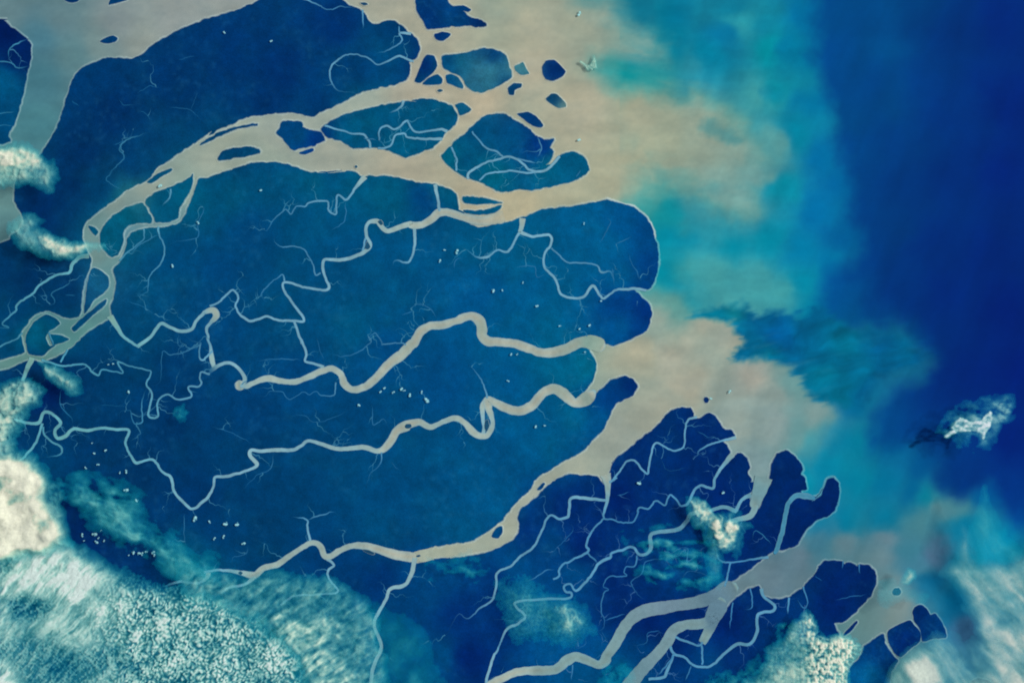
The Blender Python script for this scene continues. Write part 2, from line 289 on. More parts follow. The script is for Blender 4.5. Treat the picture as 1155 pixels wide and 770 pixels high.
def smooth_closed(P, step=1.6, rough=.55, seed=0):
    P = np.asarray(P)[:, :2]; n = len(P); out = []
    for i in range(n):
        p0, p1, p2, p3 = P[i - 1], P[i], P[(i + 1) % n], P[(i + 2) % n]
        m = max(1, min(200, int(np.hypot(*(p2 - p1)) / step)))
        for k in range(m):
            t = k / m
            q = .5 * (2 * p1 + (p2 - p0) * t + (2 * p0 - 5 * p1 + 4 * p2 - p3) * t * t + (3 * p1 - p0 - 3 * p2 + p3) * t ** 3)
            l = p1 + (p2 - p1) * t
            out.append(q * .6 + l * .4)
    Q = np.array(out)
    if rough:
        Q = Q + rough * 2.4 * np.stack([fbm(Q[:, 0] / 5, Q[:, 1] / 5, 41, 3) - .5, fbm(Q[:, 0] / 5, Q[:, 1] / 5, 43, 3) - .5], -1)
    return Q
LANDQ = []
def land(name, label, cat, s, kind=None, group=None, step=1.6, rough=1.15, tint=None, rim=1.25):
    P = T(s) if isinstance(s, str) else np.array(s)
    Q = smooth_closed(P, step, rough)
    # keep the outline anticlockwise in world space
    A = np.sum(Q[:, 0] * np.roll(Q[:, 1], -1) - np.roll(Q[:, 0], -1) * Q[:, 1])
    if A > 0: Q = Q[::-1]
    LANDQ.append(Q[::2])
    x0, y0 = Q.min(0); x1, y1 = Q.max(0)
    g = 4.0 if (x1 - x0) * (y1 - y0) > 20000 else 2.0
    gx, gy = np.meshgrid(np.arange(x0 + .5, x1, g), np.arange(y0 + .5, y1, g))
    gx = gx + (_h(gx * 7, gy * 7, 1) - .5) * g * .6; gy = gy + (_h(gx * 9, gy * 5, 2) - .5) * g * .6
    ins = inside(Q, gx, gy)
    I = np.stack([gx[ins], gy[ins]], -1)
    pts = np.concatenate([Q, I]); n = len(Q)
    v, e, f, *_ = delaunay_2d_cdt([Vector((a, b)) for a, b in pts], [(i, (i + 1) % n) for i in range(n)], [], 0, 1e-5, False)
    v = np.array([(a.x, a.y) for a in v]); f = np.array([t for t in f if len(t) == 3])
    cen = v[f].mean(1); f = f[inside(Q, cen[:, 0], cen[:, 1])]
    zr = .05 + .006 * fbm(v[:, 0] / 7, v[:, 1] / 7, 61, 3)
    c = land_colour(v[:, 0], v[:, 1])
    if tint is not None: c = c * .35 + np.array(tint) * .65
    verts = np.stack([wx(v[:, 0]), wy(v[:, 1]), zr], -1); cc = alb(c)
    # y flips between photo and world: make the faces look up
    a, b, d = verts[f[:, 0]], verts[f[:, 1]], verts[f[:, 2]]
    up = np.cross(b - a, d - a)[:, 2]
    f = np.where((up < 0)[:, None], f[:, ::-1], f)
    # pale mud shore sloping into the water
    tg = np.roll(Q, -1, 0) - np.roll(Q, 1, 0); tg /= (np.hypot(tg[:, 0], tg[:, 1])[:, None] + 1e-9)
    nr = np.stack([-tg[:, 1], tg[:, 0]], -1)
    if inside(Q, np.array([Q[0, 0] + nr[0, 0] * .05]), np.array([Q[0, 1] + nr[0, 1] * .05]))[0]: nr = -nr
    wd = rim * (.5 + 1.0 * fbm(Q[:, 0] / 8, Q[:, 1] / 8, 83, 2))
    O = Q + nr * wd[:, None]
    zi = .05 + .006 * fbm(Q[:, 0] / 7, Q[:, 1] / 7, 61, 3)
    O2 = Q + nr * (wd * 1.6 + 1.5 * fbm(Q[:, 0] / 14, Q[:, 1] / 14, 85, 2))[:, None]
    sv = np.concatenate([np.stack([wx(Q[:, 0]), wy(Q[:, 1]), zi], -1), np.stack([wx(O[:, 0]), wy(O[:, 1]), np.full(n, .012)], -1), np.stack([wx(O2[:, 0]), wy(O2[:, 1]), np.full(n, .003)], -1)])
    shore = sea_colour(O[:, 0], O[:, 1])
    surf = np.clip(.42 + .55 * stroke(np.array([(690, 226, 0), (712, 226, 0), (728, 234, 0), (738, 248, 0), (742, 262, 0)], float), O[:, 0], O[:, 1], 4, 6) + .35 * (fbm(O[:, 0] / 9, O[:, 1] / 9, 87, 2) - .5), 0, 1)
    pale = mix(shore, np.array((176, 194, 194)), surf)
    lc = land_colour(Q[:, 0], Q[:, 1])
    if tint is not None: lc = lc * .35 + np.array(tint) * .65
    sc = np.concatenate([alb(lc * .62 + pale * .38), alb(pale), alb(sea_colour(O2[:, 0], O2[:, 1]))])
    k = np.arange(n); k2 = (k + 1) % n; b0 = len(verts)
    F1 = np.stack([k, n + k, n + k2], -1) + b0; F2 = np.stack([k, n + k2, k2], -1) + b0
    SF = np.concatenate([F1, F2, F1 + n, F2 + n])
    allv = np.concatenate([verts, sv])
    a, b, d = allv[SF[:, 0]], allv[SF[:, 1]], allv[SF[:, 2]]
    up = np.cross(b - a, d - a)[:, 2]
    SF = np.where((up < 0)[:, None], SF[:, ::-1], SF)
    o = mesh_obj(name, allv, np.concatenate([f, SF]), M_LAND, np.concatenate([cc, sc]))
    return tag(o, label, cat, kind, group)

land('river_bank', 'dark blue forested river bank in the upper left corner', 'land',
     "A0 -640,85 0,85 20,92 60,125 100,155 128,185 135,215 130,270 115,340 100,410 80,480 60,540 35,590 10,625 -640,625", 'structure')
land('forest_plain', 'dark navy forested plain filling the upper left between the two wide rivers', 'land',
     "B0 600,-400 240,-400 270,-40 240,0 180,30 100,60 0,85 A0 870,92 830,110 760,140 700,175 650,210 600,245 560,258 500,252 460,252 420,270 370,290 340,310 315,350 295,410 275,480 250,550 215,610 180,670 120,730 "
     "A1 85,0 68,60 62,100 62,140 80,170 98,205 100,235 85,265 50,295 0,325 -600,500 "
     "-600,900 A2 -600,250 0,100 60,82 108,65 100,40 92,0 A1 95,750 90,720 110,680 150,635 200,615 240,625 290,648 345,640 355,560 365,490 388,440 395,392 380,362 365,330 358,300 357,265 370,235 400,208 440,178 490,143 540,103 590,74 640,48 "
     "A0 690,725 740,690 800,650 860,610 920,568 B0 20,590 60,565 120,540 180,512 250,500 320,492 380,490 440,500 480,505 520,480 570,460 630,430 680,400 740,385 820,370 875,350 893,320 895,285 "
     "890,268 C0 15,262 38,255 52,222 46,182 22,150 B0 885,140 868,118 830,95 790,90 760,104 735,104 714,88 700,58 660,35 620,15 585,-40", 'structure')
land('delta_plain', 'broad blue forested delta plain in the middle, crossed by winding pale rivers', 'land',
     "A2 -640,330 0,150 40,140 90,115 130,100 190,110 250,85 300,55 350,10 A1 350,735 400,700 440,675 475,660 488,650 484,622 482,600 492,570 501,530 503,490 496,440 510,418 532,388 546,350 556,302 576,276 612,263 680,258 742,250 782,235 802,205 820,165 840,115 854,65 864,46 900,40 "
     "B1 0,45 60,25 120,5 B0 120,735 200,712 240,706 320,705 370,715 420,735 470,748 520,752 570,748 600,742 B1 500,15 560,22 600,18 630,10 660,18 690,38 720,30 750,32 800,35 860,42 C1 0,54 50,62 110,68 165,83 207,110 217,145 222,180 240,192 250,205 270,240 "
     "310,256 380,244 440,231 485,217 520,205 580,178 650,175 720,165 790,150 850,140 D1 0,140 60,155 110,180 150,215 175,255 190,310 203,380 200,440 185,490 160,525 130,522 100,530 120,550 155,580 172,625 165,670 150,705 100,730 50,755 0,768 "
     "C2 850,25 800,10 780,40 800,80 820,120 810,170 790,210 770,232 740,262 740,290 770,290 800,265 830,235 860,210 880,185 900,180 D2 -10,185 20,180 60,170 95,185 110,215 95,250 60,270 20,290 0,315 "
     "C2 880,330 850,400 800,450 750,500 680,535 600,585 550,620 530,660 480,705 430,765 C3 405,65 350,110 280,150 200,165 120,175 70,195 40,205 B3 910,215 905,240 900,300 870,350 810,360 790,410 760,450 740,520 770,610 740,690 725,770 725,1300 B3 -1500,1300", 'structure')
land('creek_marsh', 'darkest blue marshland right of the lower river, cut by thin lavender creeks', 'land',
     "B3 725,1300 725,770 740,690 770,610 740,520 760,450 790,410 810,360 870,350 900,300 905,245 C3 60,235 150,230 250,220 330,205 400,180 465,143 485,100 480,45 495,5 C2 520,730 580,670 640,620 700,598 760,600 820,605 845,640 870,640 876,590 890,550 920,512 "
     "D2 0,550 40,510 90,470 140,430 190,390 230,345 260,315 300,307 340,308 355,330 357,350 385,352 425,328 450,345 475,380 495,405 520,405 535,430 510,438 482,452 500,470 515,500 512,525 530,515 560,500 585,525 598,565 590,590 605,615 602,630 626,632 620,655 595,685 605,720 600,770 "
     "D3 600,30 D2 640,745 670,660 690,590 695,545 720,505 755,492 790,510 820,545 828,575 820,590 840,615 846,660 820,668 840,705 890,690 920,655 E2 0,715 40,690 58,650 70,622 100,615 122,650 120,700 100,750 75,775 E3 60,50 20,60 D3 900,55 860,85 830,120 810,160 790,178 740,190 710,190 690,202 660,230 620,260 560,300 510,342 490,347 "
     "470,375 430,392 380,410 300,426 200,440 120,460 60,515 20,585 -20,650 C3 860,665 830,688 780,668 730,653 690,668 640,708 560,713 480,718 420,743 360,775 300,1300", 'structure')
land('southern_marsh', 'dark blue marsh below the lower right estuary, running out to a scalloped cape', 'land',
     "C3 300,1300 360,779 420,747 480,722 560,717 640,712 690,672 730,657 780,672 830,692 860,669 D3 -20,654 20,595 60,525 120,470 200,450 300,434 380,418 430,410 470,440 490,458 530,410 580,370 640,350 655,390 700,405 740,405 790,385 830,355 870,310 900,270 "
     "E3 30,265 60,240 130,240 140,252 160,245 200,262 215,255 250,260 280,290 280,340 260,390 240,410 200,450 150,500 100,512 120,560 60,640 80,700 100,800 100,1300", 'structure')

ISL = [
 # label, outline, tint
 ("dark blue island cut by the top edge, left part of the upper channel mouth", "C0 35,15 50,-30 150,-20 190,25 240,50 265,75 300,82 335,100 340,115 300,118 260,112 200,115 150,122 90,125 70,100 45,60"),
 ("thin dark island sliver just above the island at the top edge", "C0 195,30 240,26 275,42 262,52 220,43"),
 ("small dark oval island just below the island at the top edge", "C0 115,150 150,140 185,148 175,165 150,178 120,170"),
 ("narrow dark navy island left of the large grey-blue rounded island", "C0 85,240 115,245 128,285 110,315 80,340 55,360 30,355 40,325 55,290 70,255"),
 ("small grey-blue wedge island under the narrow dark navy island", "C0 65,365 90,340 130,325 150,345 145,365 100,370"),
 ("small teardrop island at the lower left edge of the large rounded island", "C0 165,330 190,322 220,340 240,375 235,385 200,372 170,358"),
 ("large grey-blue rounded island with a dark patch at its upper right", "C0 150,245 180,240 230,235 290,220 345,210 400,225 435,255 445,300 450,335 420,360 370,385 320,402 280,395 255,375 235,340 200,318 165,305 150,290"),
 ("pale grey-blue triangular islet right of the large rounded island", "C0 465,290 485,280 500,272 515,300 525,322 490,325 468,305"),
 ("small dark hooked islet below the pale triangular islet", "C0 435,385 460,362 495,365 490,380 465,392 460,412 440,410"),
 ("dark blue round island, outermost in the tan plume at the top", "C0 585,290 600,265 635,262 665,285 685,312 665,335 630,352 600,345 585,315"),
 ("small half dark half pale island below the dark round island", "C0 600,430 625,408 650,412 685,450 685,465 655,468 620,450"),
 ("dark spindle-shaped island off the upper right shore of the creek-lined island", "C0 475,495 520,488 560,510 588,545 575,555 540,545 500,515"),
 ("large teal-blue island with inner creeks and a rounded eastern lobe", "C0 145,680 190,630 240,590 290,540 320,510 370,495 420,497 470,525 520,555 560,590 590,605 635,605 615,640 635,660 622,695 600,715 625,712 655,680 690,665 715,658 755,675 780,710 788,740 C1 785,10 775,25 740,45 690,62 620,78 540,95 480,90 430,102 400,98 350,78 300,55 250,40 215,18 C0 200,740 165,710"),
 ("long teal lens-shaped island between the two arms of the upper river", "B0 510,560 540,535 600,505 680,480 760,460 850,445 924,440 C0 20,435 70,430 130,438 190,462 215,500 208,535 185,565 165,572 150,600 125,625 105,645 60,660 0,680 B0 870,685 800,655 750,640 650,645 625,630 580,608 540,600 520,580"),
 ("tiny striped islet at the right tip of the long lens-shaped island", "C0 205,455 240,448 275,475 250,495 225,500 218,478"),
 ("blocky blue island where the upper river splits in two", "B0 340,530 420,528 430,555 450,562 470,568 510,575 525,610 500,620 470,635 420,640 395,655 370,640 340,600 312,578 330,555"),
 ("small dark sliver under the blocky blue island", "B0 415,662 470,645 477,655 440,672 420,668"),
 ("long narrow dark island in midstream of the upper river", "B0 60,690 85,655 130,645 190,638 240,650 242,665 190,680 130,685 80,698"),
 ("small dark oval islet alone in the wide river at the upper left", "A0 435,182 460,165 490,155 510,168 500,182 465,190"),
 ("dark pointed islet cut by the top edge in the wide upper left river", "A0 475,22 480,0 490,-30 580,-40 555,0 520,10"),
 ("hazy blue islet cut by the top edge, left of the dark pointed one", "A0 270,-8 300,10 330,10 352,-8 340,-40 280,-40"),
 ("thin dark sliver hugging the north bank where the upper river bends down", "A0 640,790 690,752 745,733 745,742 700,768 660,795"),
 ("very thin dark sand-bar line along the north bank of the upper river", "B0 -20,630 10,608 60,580 150,550 235,538 235,544 150,558 70,592 10,622"),
 ("teal triangular island inside the loop of the side channel on the left", "A1 640,130 690,100 760,75 820,40 840,25 835,60 820,110 790,155 775,190 775,215 740,232 690,235 678,235 668,210 645,170 632,142"),
 ("teal crescent island between the bending river and its side channel", "A1 440,330 435,290 450,250 490,205 550,170 600,155 620,152 637,180 658,212 658,236 600,238 560,245 540,270 535,310 525,350 510,375 485,385 455,355"),
 ("faint shallow islet in the bend left of the teal crescent island", "A1 385,250 410,255 427,275 415,292 395,270"),
 ("pale blue marsh island between the two left river arms", "A1 405,430 430,440 470,470 472,510 450,540 410,570 385,608 366,630 372,560 380,500 392,450"),
 ("narrow dark green island below the pale marsh island", "A1 312,692 350,655 400,615 440,580 462,568 455,592 400,640 350,685 325,708"),
 ("teal island inside the river loop near the left edge", "A1 200,635 240,650 262,672 240,690 215,705 200,735 215,770 A2 240,35 215,55 180,82 125,70 115,30 A1 110,750 120,710 150,665"),
 ("small dark islet right of the teal loop island", "A1 215,722 255,722 300,740 280,752 255,760 228,765"),
 ("upper of two thin dark blades at the side channel mouth", "C1 240,122 300,125 360,135 410,150 350,152 290,155 245,150"),
 ("lower of two thin dark blades at the side channel mouth", "C1 240,182 300,185 360,172 405,160 385,190 320,200 250,196"),
 ("tiny round dark islet in the tan plume off the creek marsh", "D2 400,272 405,262 415,262 420,273 414,284 404,283"),
 ("dark sliver islet near the mouth of the lower river", "C2 560,660 588,632 596,638 575,662"),
 ("dark oval islet in midstream of the lower river", "C3 365,130 385,95 408,90 411,115 392,140 370,138"),
 ("small round dark islet in the milky strait at the lower right", "E3 352,375 360,360 380,358 390,374 380,388 360,388"),
 ("dark blunt island with a notched tip at the lower right coast", "E3 450,440 475,430 500,445 518,472 540,470 570,510 585,550 585,570 530,578 484,588 474,540 447,500 440,465"),
 ("dark island with a creek, second from the tip of the lower right chain", "E3 332,545 380,515 430,497 450,520 475,552 470,590 430,620 390,655 362,640 336,590"),
 ("mottled blue island at the landward end of the lower right chain", "E3 312,557 322,600 355,652 378,672 350,720 340,790 330,1100 120,1100 150,790 170,700 210,660 230,610 270,580"),
 ("thin dark sliver beside the speckled cloud at the lower right", "E3 140,560 160,535 195,500 200,508 175,540 150,562"),
 ("dark headland cut by the bottom edge under the right-hand cirrus", "E3 690,780 720,748 760,755 790,790 780,1000 680,1000"),
]
for lb, s in ISL:
    small = np.ptp(T(s)[:, 0]) < 40
    land('island', lb, 'island', s, 'thing', 'delta islands', step=.8 if small else 1.4, rough=.5 if small else 1.1, rim=.8 if small else 1.2)
for lb, s in [("dark bead islet in the second middle river, left of its steep bend", "B2 872,388 880,378 898,378 902,388 890,396 877,395"),
              ("slim islet inside the steep bend of the second middle river", "C2 336,366 348,358 353,385 344,408 334,396"),
              ("thin islet in the lower river, left of its junction with a southern creek", "B3 690,190 715,192 742,205 735,212 708,204"),
              ("tiny islet where the lower river meets the southern creek", "C3 35,217 50,212 56,217 44,222"),
              ("small dark speck in the tan channel above the large plain", "B0 680,14 700,12 712,20 695,24"),
              ("tiny dark speck in the upper river below the blocky island", "B0 654,722 662,718 668,725 660,730"),
              ("small dark speck in the tan channel below the teardrop island", "C0 128,394 140,388 152,394 140,400"),
              ("little triangular islet inside the fork of the upper creek river", "B1 698,345 710,318 722,340 712,352"),
              ("reddish brown islet in the upper creek river's first bend", "B1 755,230 770,226 778,240 768,246"),
              ("small dark bead in the lower left river near the cloud deck", "B3 150,292 158,285 168,291 160,300")]:
    o = land('islet', lb, 'islet', s, 'thing', 'islets in the rivers', step=.6, rough=.3, rim=.5, tint=(40, 75, 100))
    o.location.z = .038

# ------------------------------------------------------------------ rivers and creeks
def catmull(P, step=1.2):
    out = []; n = len(P)
    for i in range(n - 1):
        p0, p1, p2, p3 = P[max(i - 1, 0)], P[i], P[i + 1], P[min(i + 2, n - 1)]
        m = max(2, int(np.hypot(*(p2 - p1)[:2]) / step))
        for k in range(m):
            t = k / m
            out.append(.5 * (2 * p1 + (p2 - p0) * t + (2 * p0 - 5 * p1 + 4 * p2 - p3) * t * t + (3 * p1 - p0 - 3 * p2 + p3) * t ** 3))
    out.append(P[-1]); return np.array(out)
CREEK_SRC = []
ZR = [.0572]
WSTOP = [0, 4, 6, 8.5, 12, 16, 24, 36, 60]                       # tile widths
WCOL = [(20, 84, 132), (34, 100, 148), (62, 124, 164), (92, 148, 178), (112, 160, 182), (124, 165, 178), (146, 166, 162), (160, 166, 154), (166, 165, 150)]
def hue(px, py):
    """how green (west, by the silt-poor inner channels) or lavender (south-east) the creek water is"""
    se = sstep(560, 640, px) * sstep(520, 640, py + .25 * (px - 560))
    w = 1 - sstep(100, 270, px)
    return se, w
def ribbon_mesh(s, tint=None):
    P = T(s); P[:, 2] *= np.interp(P[:, 2] * 3.85, [0, 6, 16, 24], [1.05, .9, .92, 1]); Q = catmull(P)
    Q[:, 2] = np.maximum(Q[:, 2], .5)
    n = len(Q)
    j = np.interp(Q[:, 2], [.5, 2, 4, 9], [1.5, 1.1, .6, .55])
    Q[:, 0] += j * 2 * (fbm(Q[:, 0] / 6, Q[:, 1] / 6, 141, 3) - .5); Q[:, 1] += j * 2 * (fbm(Q[:, 0] / 6, Q[:, 1] / 6, 143, 3) - .5)
    tg = np.gradient(Q[:, :2], axis=0); tg /= np.hypot(tg[:, 0], tg[:, 1])[:, None] + 1e-9
    for _ in range(2):
        tg[1:-1] = (tg[:-2] + tg[1:-1] * 2 + tg[2:]) / 4
    tg /= np.hypot(tg[:, 0], tg[:, 1])[:, None] + 1e-9
    nr = np.stack([-tg[:, 1], tg[:, 0]], -1)
    W = Q[:, 2] * (.5 + .0 * Q[:, 2]) * (.86 + .28 * fbm(Q[:, 0] / 9, Q[:, 1] / 9, 151, 2))
    lanes = [-1, -.72, 0, .72, 1]
    ZR[0] += .00015; z = ZR[0]
    V = []; Cs = []
    tw = Q[:, 2] * 3.85
    base = np.stack([np.interp(tw, WSTOP, [c[k] for c in WCOL]) for k in range(3)], -1)
    se, w = hue(Q[:, 0], Q[:, 1])
    base = mix(base, base * np.array((.74, .89, .97)), se); base = mix(base, base * np.array((.78, .96, .94)), w)
    lc = land_colour(Q[:, 0], Q[:, 1])
    pale = np.array((132, 176, 196.)) * np.array((.95, 1, 1))
    if tint is not None: base = mix(base, np.array(tint, float), np.full(n, .8))
    sw = sstep(38, 56, tw)
    base = base * (1 + .22 * (fbm(Q[:, 0] / 11, Q[:, 1] / 11, 171, 4) - .5))[:, None]
    base = mix(base, sea_colour(Q[:, 0], Q[:, 1]), sw)
    t = np.linspace(0, 1, n); fade = np.interp(tw, [0, 3, 5, 8, 12], [.6, .76, .88, 1, 1])
    if tw[0] < 6.5: fade = fade * sstep(-.05, .3, t)
    if tw[-1] < 7.5: fade = fade * sstep(1.05, .65, t)
    base = mix(lc, base, fade)
    W = W * np.where((tw < 9), np.sqrt(np.clip(fade, .15, 1)), 1)
    for l in lanes:
        p = Q[:, :2] + nr * (W * l)[:, None]
        V.append(np.stack([wx(p[:, 0]), wy(p[:, 1]), z + np.arange(n) * 1.6e-5 - (.0006 if abs(l) == 1 else 0)], -1))
        if abs(l) == 1:
            c = mix(base, lc, np.clip(.55 - tw / 90, .12, .5))
            c = mix(c, pale, sstep(10, 22, tw) * .42)
            c = mix(c, base, sw)
        elif l == 0: c = base
        else: c = mix(base, pale, sstep(12, 30, tw) * .25 * (1 - sw))
        Cs.append(c)
    V = np.stack(V, 1).reshape(-1, 3); Cs = np.stack(Cs, 1).reshape(-1, 3)
    m = len(lanes); i = np.arange(n - 1)[:, None] * m + np.arange(m - 1)[None]
    F = np.stack([i, i + m, i + m + 1, i + 1], -1).reshape(-1, 4)
    a, b, d = V[F[:, 0]], V[F[:, 1]], V[F[:, 2]]
    if np.cross(b - a, d - a)[:, 2].sum() < 0: F = F[:, ::-1]
    return V, F, alb(Cs)
def river(name, label, cat, lines, tint=None):
    Vs, Fs, Cs = [], [], []; b = 0
    for s in lines:
        CREEK_SRC.append(s)
        V, F, c = ribbon_mesh(s, tint); Vs.append(V); Fs.append(F + b); Cs.append(c); b += len(V)
    return tag(mesh_obj(name, np.concatenate(Vs), np.concatenate(Fs), M_RIVER, np.concatenate(Cs)), label, cat, 'structure')

river('river', 'first middle river, wide and tan with a hump, winding across the delta plain', 'river', [
 "C2 856,48,20 840,40,56 815,28,64 780,20,56 735,28,46 680,55,45 600,70,40 540,55,40 470,30,38 400,22,38 350,18,42 322,-8,44 C1 322,695,46 308,658,42 270,640,36 210,660,34 150,680,34 95,685,36 52,712,38 28,758,42 B2 905,30,44 860,75,44 800,120,38 750,175,34 700,215,32 650,228,30 612,205,32 597,165,30 560,138,28 510,148,30 450,175,26 390,195,25 330,190,26 280,180,28 230,192,24 190,213,22 158,213,14",
 "B2 133,212,4 137,211,22 145,210,38 156,209,48 166,207,40 174,204,26 182,200,12", "B2 165,210,22 178,180,18 150,135,16 110,112,15 70,120,16 45,135,18 22,157,10 0,150,8",
 "B2 45,130,18 35,92,22 28,40,12 15,0,11 B1 20,740,12 12,695,14 30,668,16 54,640,28 40,615,28 0,625,16 A1 885,628,16 850,665,16 830,700,16 780,705,16 740,690,16 700,672,16 680,695,16 650,735,16 600,770,17 A2 600,42,14 560,15,14 A1 530,722,16 490,658,24 478,640,30"])
river('river', 'second middle river, tan near the coast, running to a sharp V at the lower left', 'river', [
 "C2 812,232,14 800,246,40 780,264,56 750,280,46 720,283,40 680,250,46 640,225,46 590,240,40 540,295,38 480,320,38 420,305,36 370,280,32 345,275,30 348,300,34 362,345,22 368,385,22 345,425,26 320,430,28 288,415,30 250,375,28 210,352,26 160,365,22 100,390,24 50,370,30 0,380,40 B2 880,385,46 840,405,38 812,450,34 782,485,32 750,495,22 700,478,22 620,485,20 560,480,20 500,460,18 450,450,16 420,475,16 380,490,16 300,490,18 250,495,16 207,490,16 200,515,18 230,550,18 210,570,14 150,590,14 90,605,14 47,608,13 40,650,13 20,690,14 0,710,14 A2 835,745,13 790,710,14 757,670,14 742,610,14 702,580,12 670,535,12 630,535,12 590,545,14 567,510,12 545,460,12 560,405,13 500,400,14 440,395,14 380,405,16 320,398,16 285,430,18 250,440,16 240,405,16 265,370,15 220,330,15 190,330,16 170,370,16 120,372,14 60,355,12",
 "C2 345,278,34 325,300,26 326,345,18 330,395,16 326,428,22", "A2 185,375,12 160,450,12 120,505,12 80,540,10", "A2 190,390,9 192,420,10 220,450,10 265,480,10 260,510,8 190,520,6"])
river('river', 'lower left river, tan and smooth, dropping into the cloud deck at the bottom left', 'river', [
 "C3 110,208,55 40,222,52 B3 924,225,50 880,220,40 820,210,40 760,190,36 700,175,30 640,175,26 590,195,26 550,220,26 522,215,26 507,178,26 475,160,24 430,180,24 370,220,24 320,255,26 260,270,26 220,300,30 160,290,20 100,280,14 40,280,12 0,290,12",
 "B3 225,300,26 180,340,14 110,355,12 60,390,8", "B3 20,290,22 A3 900,310,18 860,335,12 780,330,12 730,345,10 690,350,8",
 "B3 462,155,12 450,90,10 445,60,8 380,45,6", "B3 445,62,7 520,38,7 560,25,5 590,45,3",
 "B3 535,230,14 565,255,12 540,280,12 545,320,10 580,375,10 480,385,9 400,390,10 330,430,10"])
river('river', 'thin grey river branching south off the lower left river junction', 'river', [
 "B3 915,225,22 910,255,20 900,300,20 870,345,18 810,360,18 790,410,16 760,460,16 740,520,16 770,610,17 735,700,17 725,790,15"])
river('river', 'upper creek river zigzagging from the tan side channel into the plain', 'river', [
 "C1 420,205,50 330,228,42 250,215,36 190,195,34 140,190,34 110,215,34 60,245,32 10,245,32 B1 900,240,25 850,255,24 800,272,22 772,252,22 750,230,22 712,238,17 705,290,16 725,332,16 700,360,18 650,385,16 590,398,16 530,395,14 515,430,14 530,480,12 545,515,14 520,528,12 440,515,12 352,495,12 346,525,12 390,590,12 435,660,12 390,662,12 320,658,12 270,642,12 210,662,12 170,645,12 137,600,10 150,560,10 125,528,10 90,555,10 60,585,10 25,598,10",
 "B1 390,662,12 405,700,12 425,760,12 B2 420,10,12 445,70,12 440,105,12 480,115,12 520,130,16", "B1 705,290,10 694,335,9 690,358,9", "B1 915,250,16 915,340,13 890,405,10 830,400,7 810,450,3", "C1 118,70,18 130,130,14 137,185,14",
 "B1 506,455,8 485,462,8 465,400,7 425,345,7 330,338,7 305,310,6 325,280,3", "B1 348,490,9 340,460,7 300,490,6 250,545,6 280,590,4", "B2 220,105,4 330,95,5 430,100,6"])
river('creek', 'stepped thin creek dropping from the upper river into the plain', 'creek', [
 "B1 700,36,24 650,95,12 620,135,10 582,118,9 572,195,9 540,180,9 538,145,9 460,148,9 440,165,8 400,165,7 380,200,7 355,180,7 310,215,7 270,270,6 245,240,5 260,170,3", "B1 615,140,6 608,230,5 545,270,5"])
river('creek', 'pale creek looping through the eastern cape below the tan estuary', 'creek', [
 "C1 498,215,28 492,262,20 490,275,18 540,295,13 615,290,13 620,330,13 595,370,11 595,430,11 640,480,12 665,545,12 720,562,12 765,555,12 802,508,14 832,550,12 850,565,12 900,530,10 D1 60,524,12 110,522,13 150,528,13",
 "C1 490,272,14 470,305,11 435,360,11 390,355,9 360,375,10 340,385,12 300,385,8 245,345,8 230,340,4", "C1 345,360,5 342,400,6", "C1 240,390,4 210,400,5 200,440,4", "C1 625,345,8 690,405,8 760,410,8 820,420,8 840,450,10 880,450,8 900,520,8", "C1 460,430,5 550,425,5 560,470,5 610,455,5", "C1 860,210,4 880,240,5 830,330,4", "D1 10,330,5 60,310,5 90,290,3", "D1 70,370,4 130,490,5", "D1 0,430,5 10,500,6"])
river('creek', 'long creek on the dark northern plain beside its tan eastern shore', 'creek', [
 "C0 20,268,14 B0 900,265,12 850,245,10 800,265,9 750,280,8 700,245,8 620,240,8 570,270,9 545,310,9 560,370,9 590,395,8 650,402,10 660,415,8", "B0 900,148,14 850,145,10 860,180,8 810,215,7 740,235,6", "B0 850,145,8 845,110,7", "B0 690,45,9 690,130,5", "B0 420,-10,9 500,25,7 540,45,6 600,30,7 660,38,8"])
river('creek', 'faint creek on the northern plain near the bright left cloud', 'creek', [
 "A0 460,765,6 520,710,6 540,680,6 520,650,6 550,610,7 650,575,6", "A0 550,610,4 490,630,4", "A0 600,480,3 640,500,4 660,530,3", "A0 720,465,3 780,470,4 830,480,4 880,530,4", "A0 830,480,3 860,400,3", "A0 590,410,3 650,375,4 700,385,3", "A0 510,430,3 540,455,4 590,455,3", "A0 310,435,4 345,460,4", "A0 770,260,3 850,245,4", "A1 500,0,5 460,45,5 480,65,5 530,95,7"])
river('creek', 'pale creek ring on the bank at the upper left edge', 'creek', ["A0 -40,270,7 40,270,7 75,295,7 130,285,8", "A0 -40,495,6 70,485,6", "A0 40,270,6 38,230,6 50,205,7 95,180,8 125,170,8", "A0 -20,545,5 60,545,5"])
river('creek', 'creek curling left from the bending river under the cloud streak', 'creek', ["A1 385,380,22 350,385,18 315,415,16 300,450,14 240,465,12 180,500,12 140,545,11 75,590,11 70,620,9 10,670,9 40,690,9 0,695,8 -60,720,7", "A1 300,460,7 300,500,6 225,540,6 235,580,6 200,600,5", "A1 280,550,4 330,550,5", "A1 -40,790,9 60,745,8 100,715,10"])
river('creek', 'creek wandering down from the side channel onto the plain', 'creek', ["A1 690,255,11 690,290,8 715,340,8 700,410,8 650,470,7 640,530,6 600,555,5 550,550,5", "A1 628,262,9 620,310,7 550,370,8 520,400,9", "A1 690,285,6 620,325,6 560,375,7", "A1 835,150,5 885,170,5 860,240,5 855,300,5 760,320,4 720,340,4", "A1 550,575,4 620,600,4 680,640,4", "A1 740,90,9 735,130,8 700,165,7"])
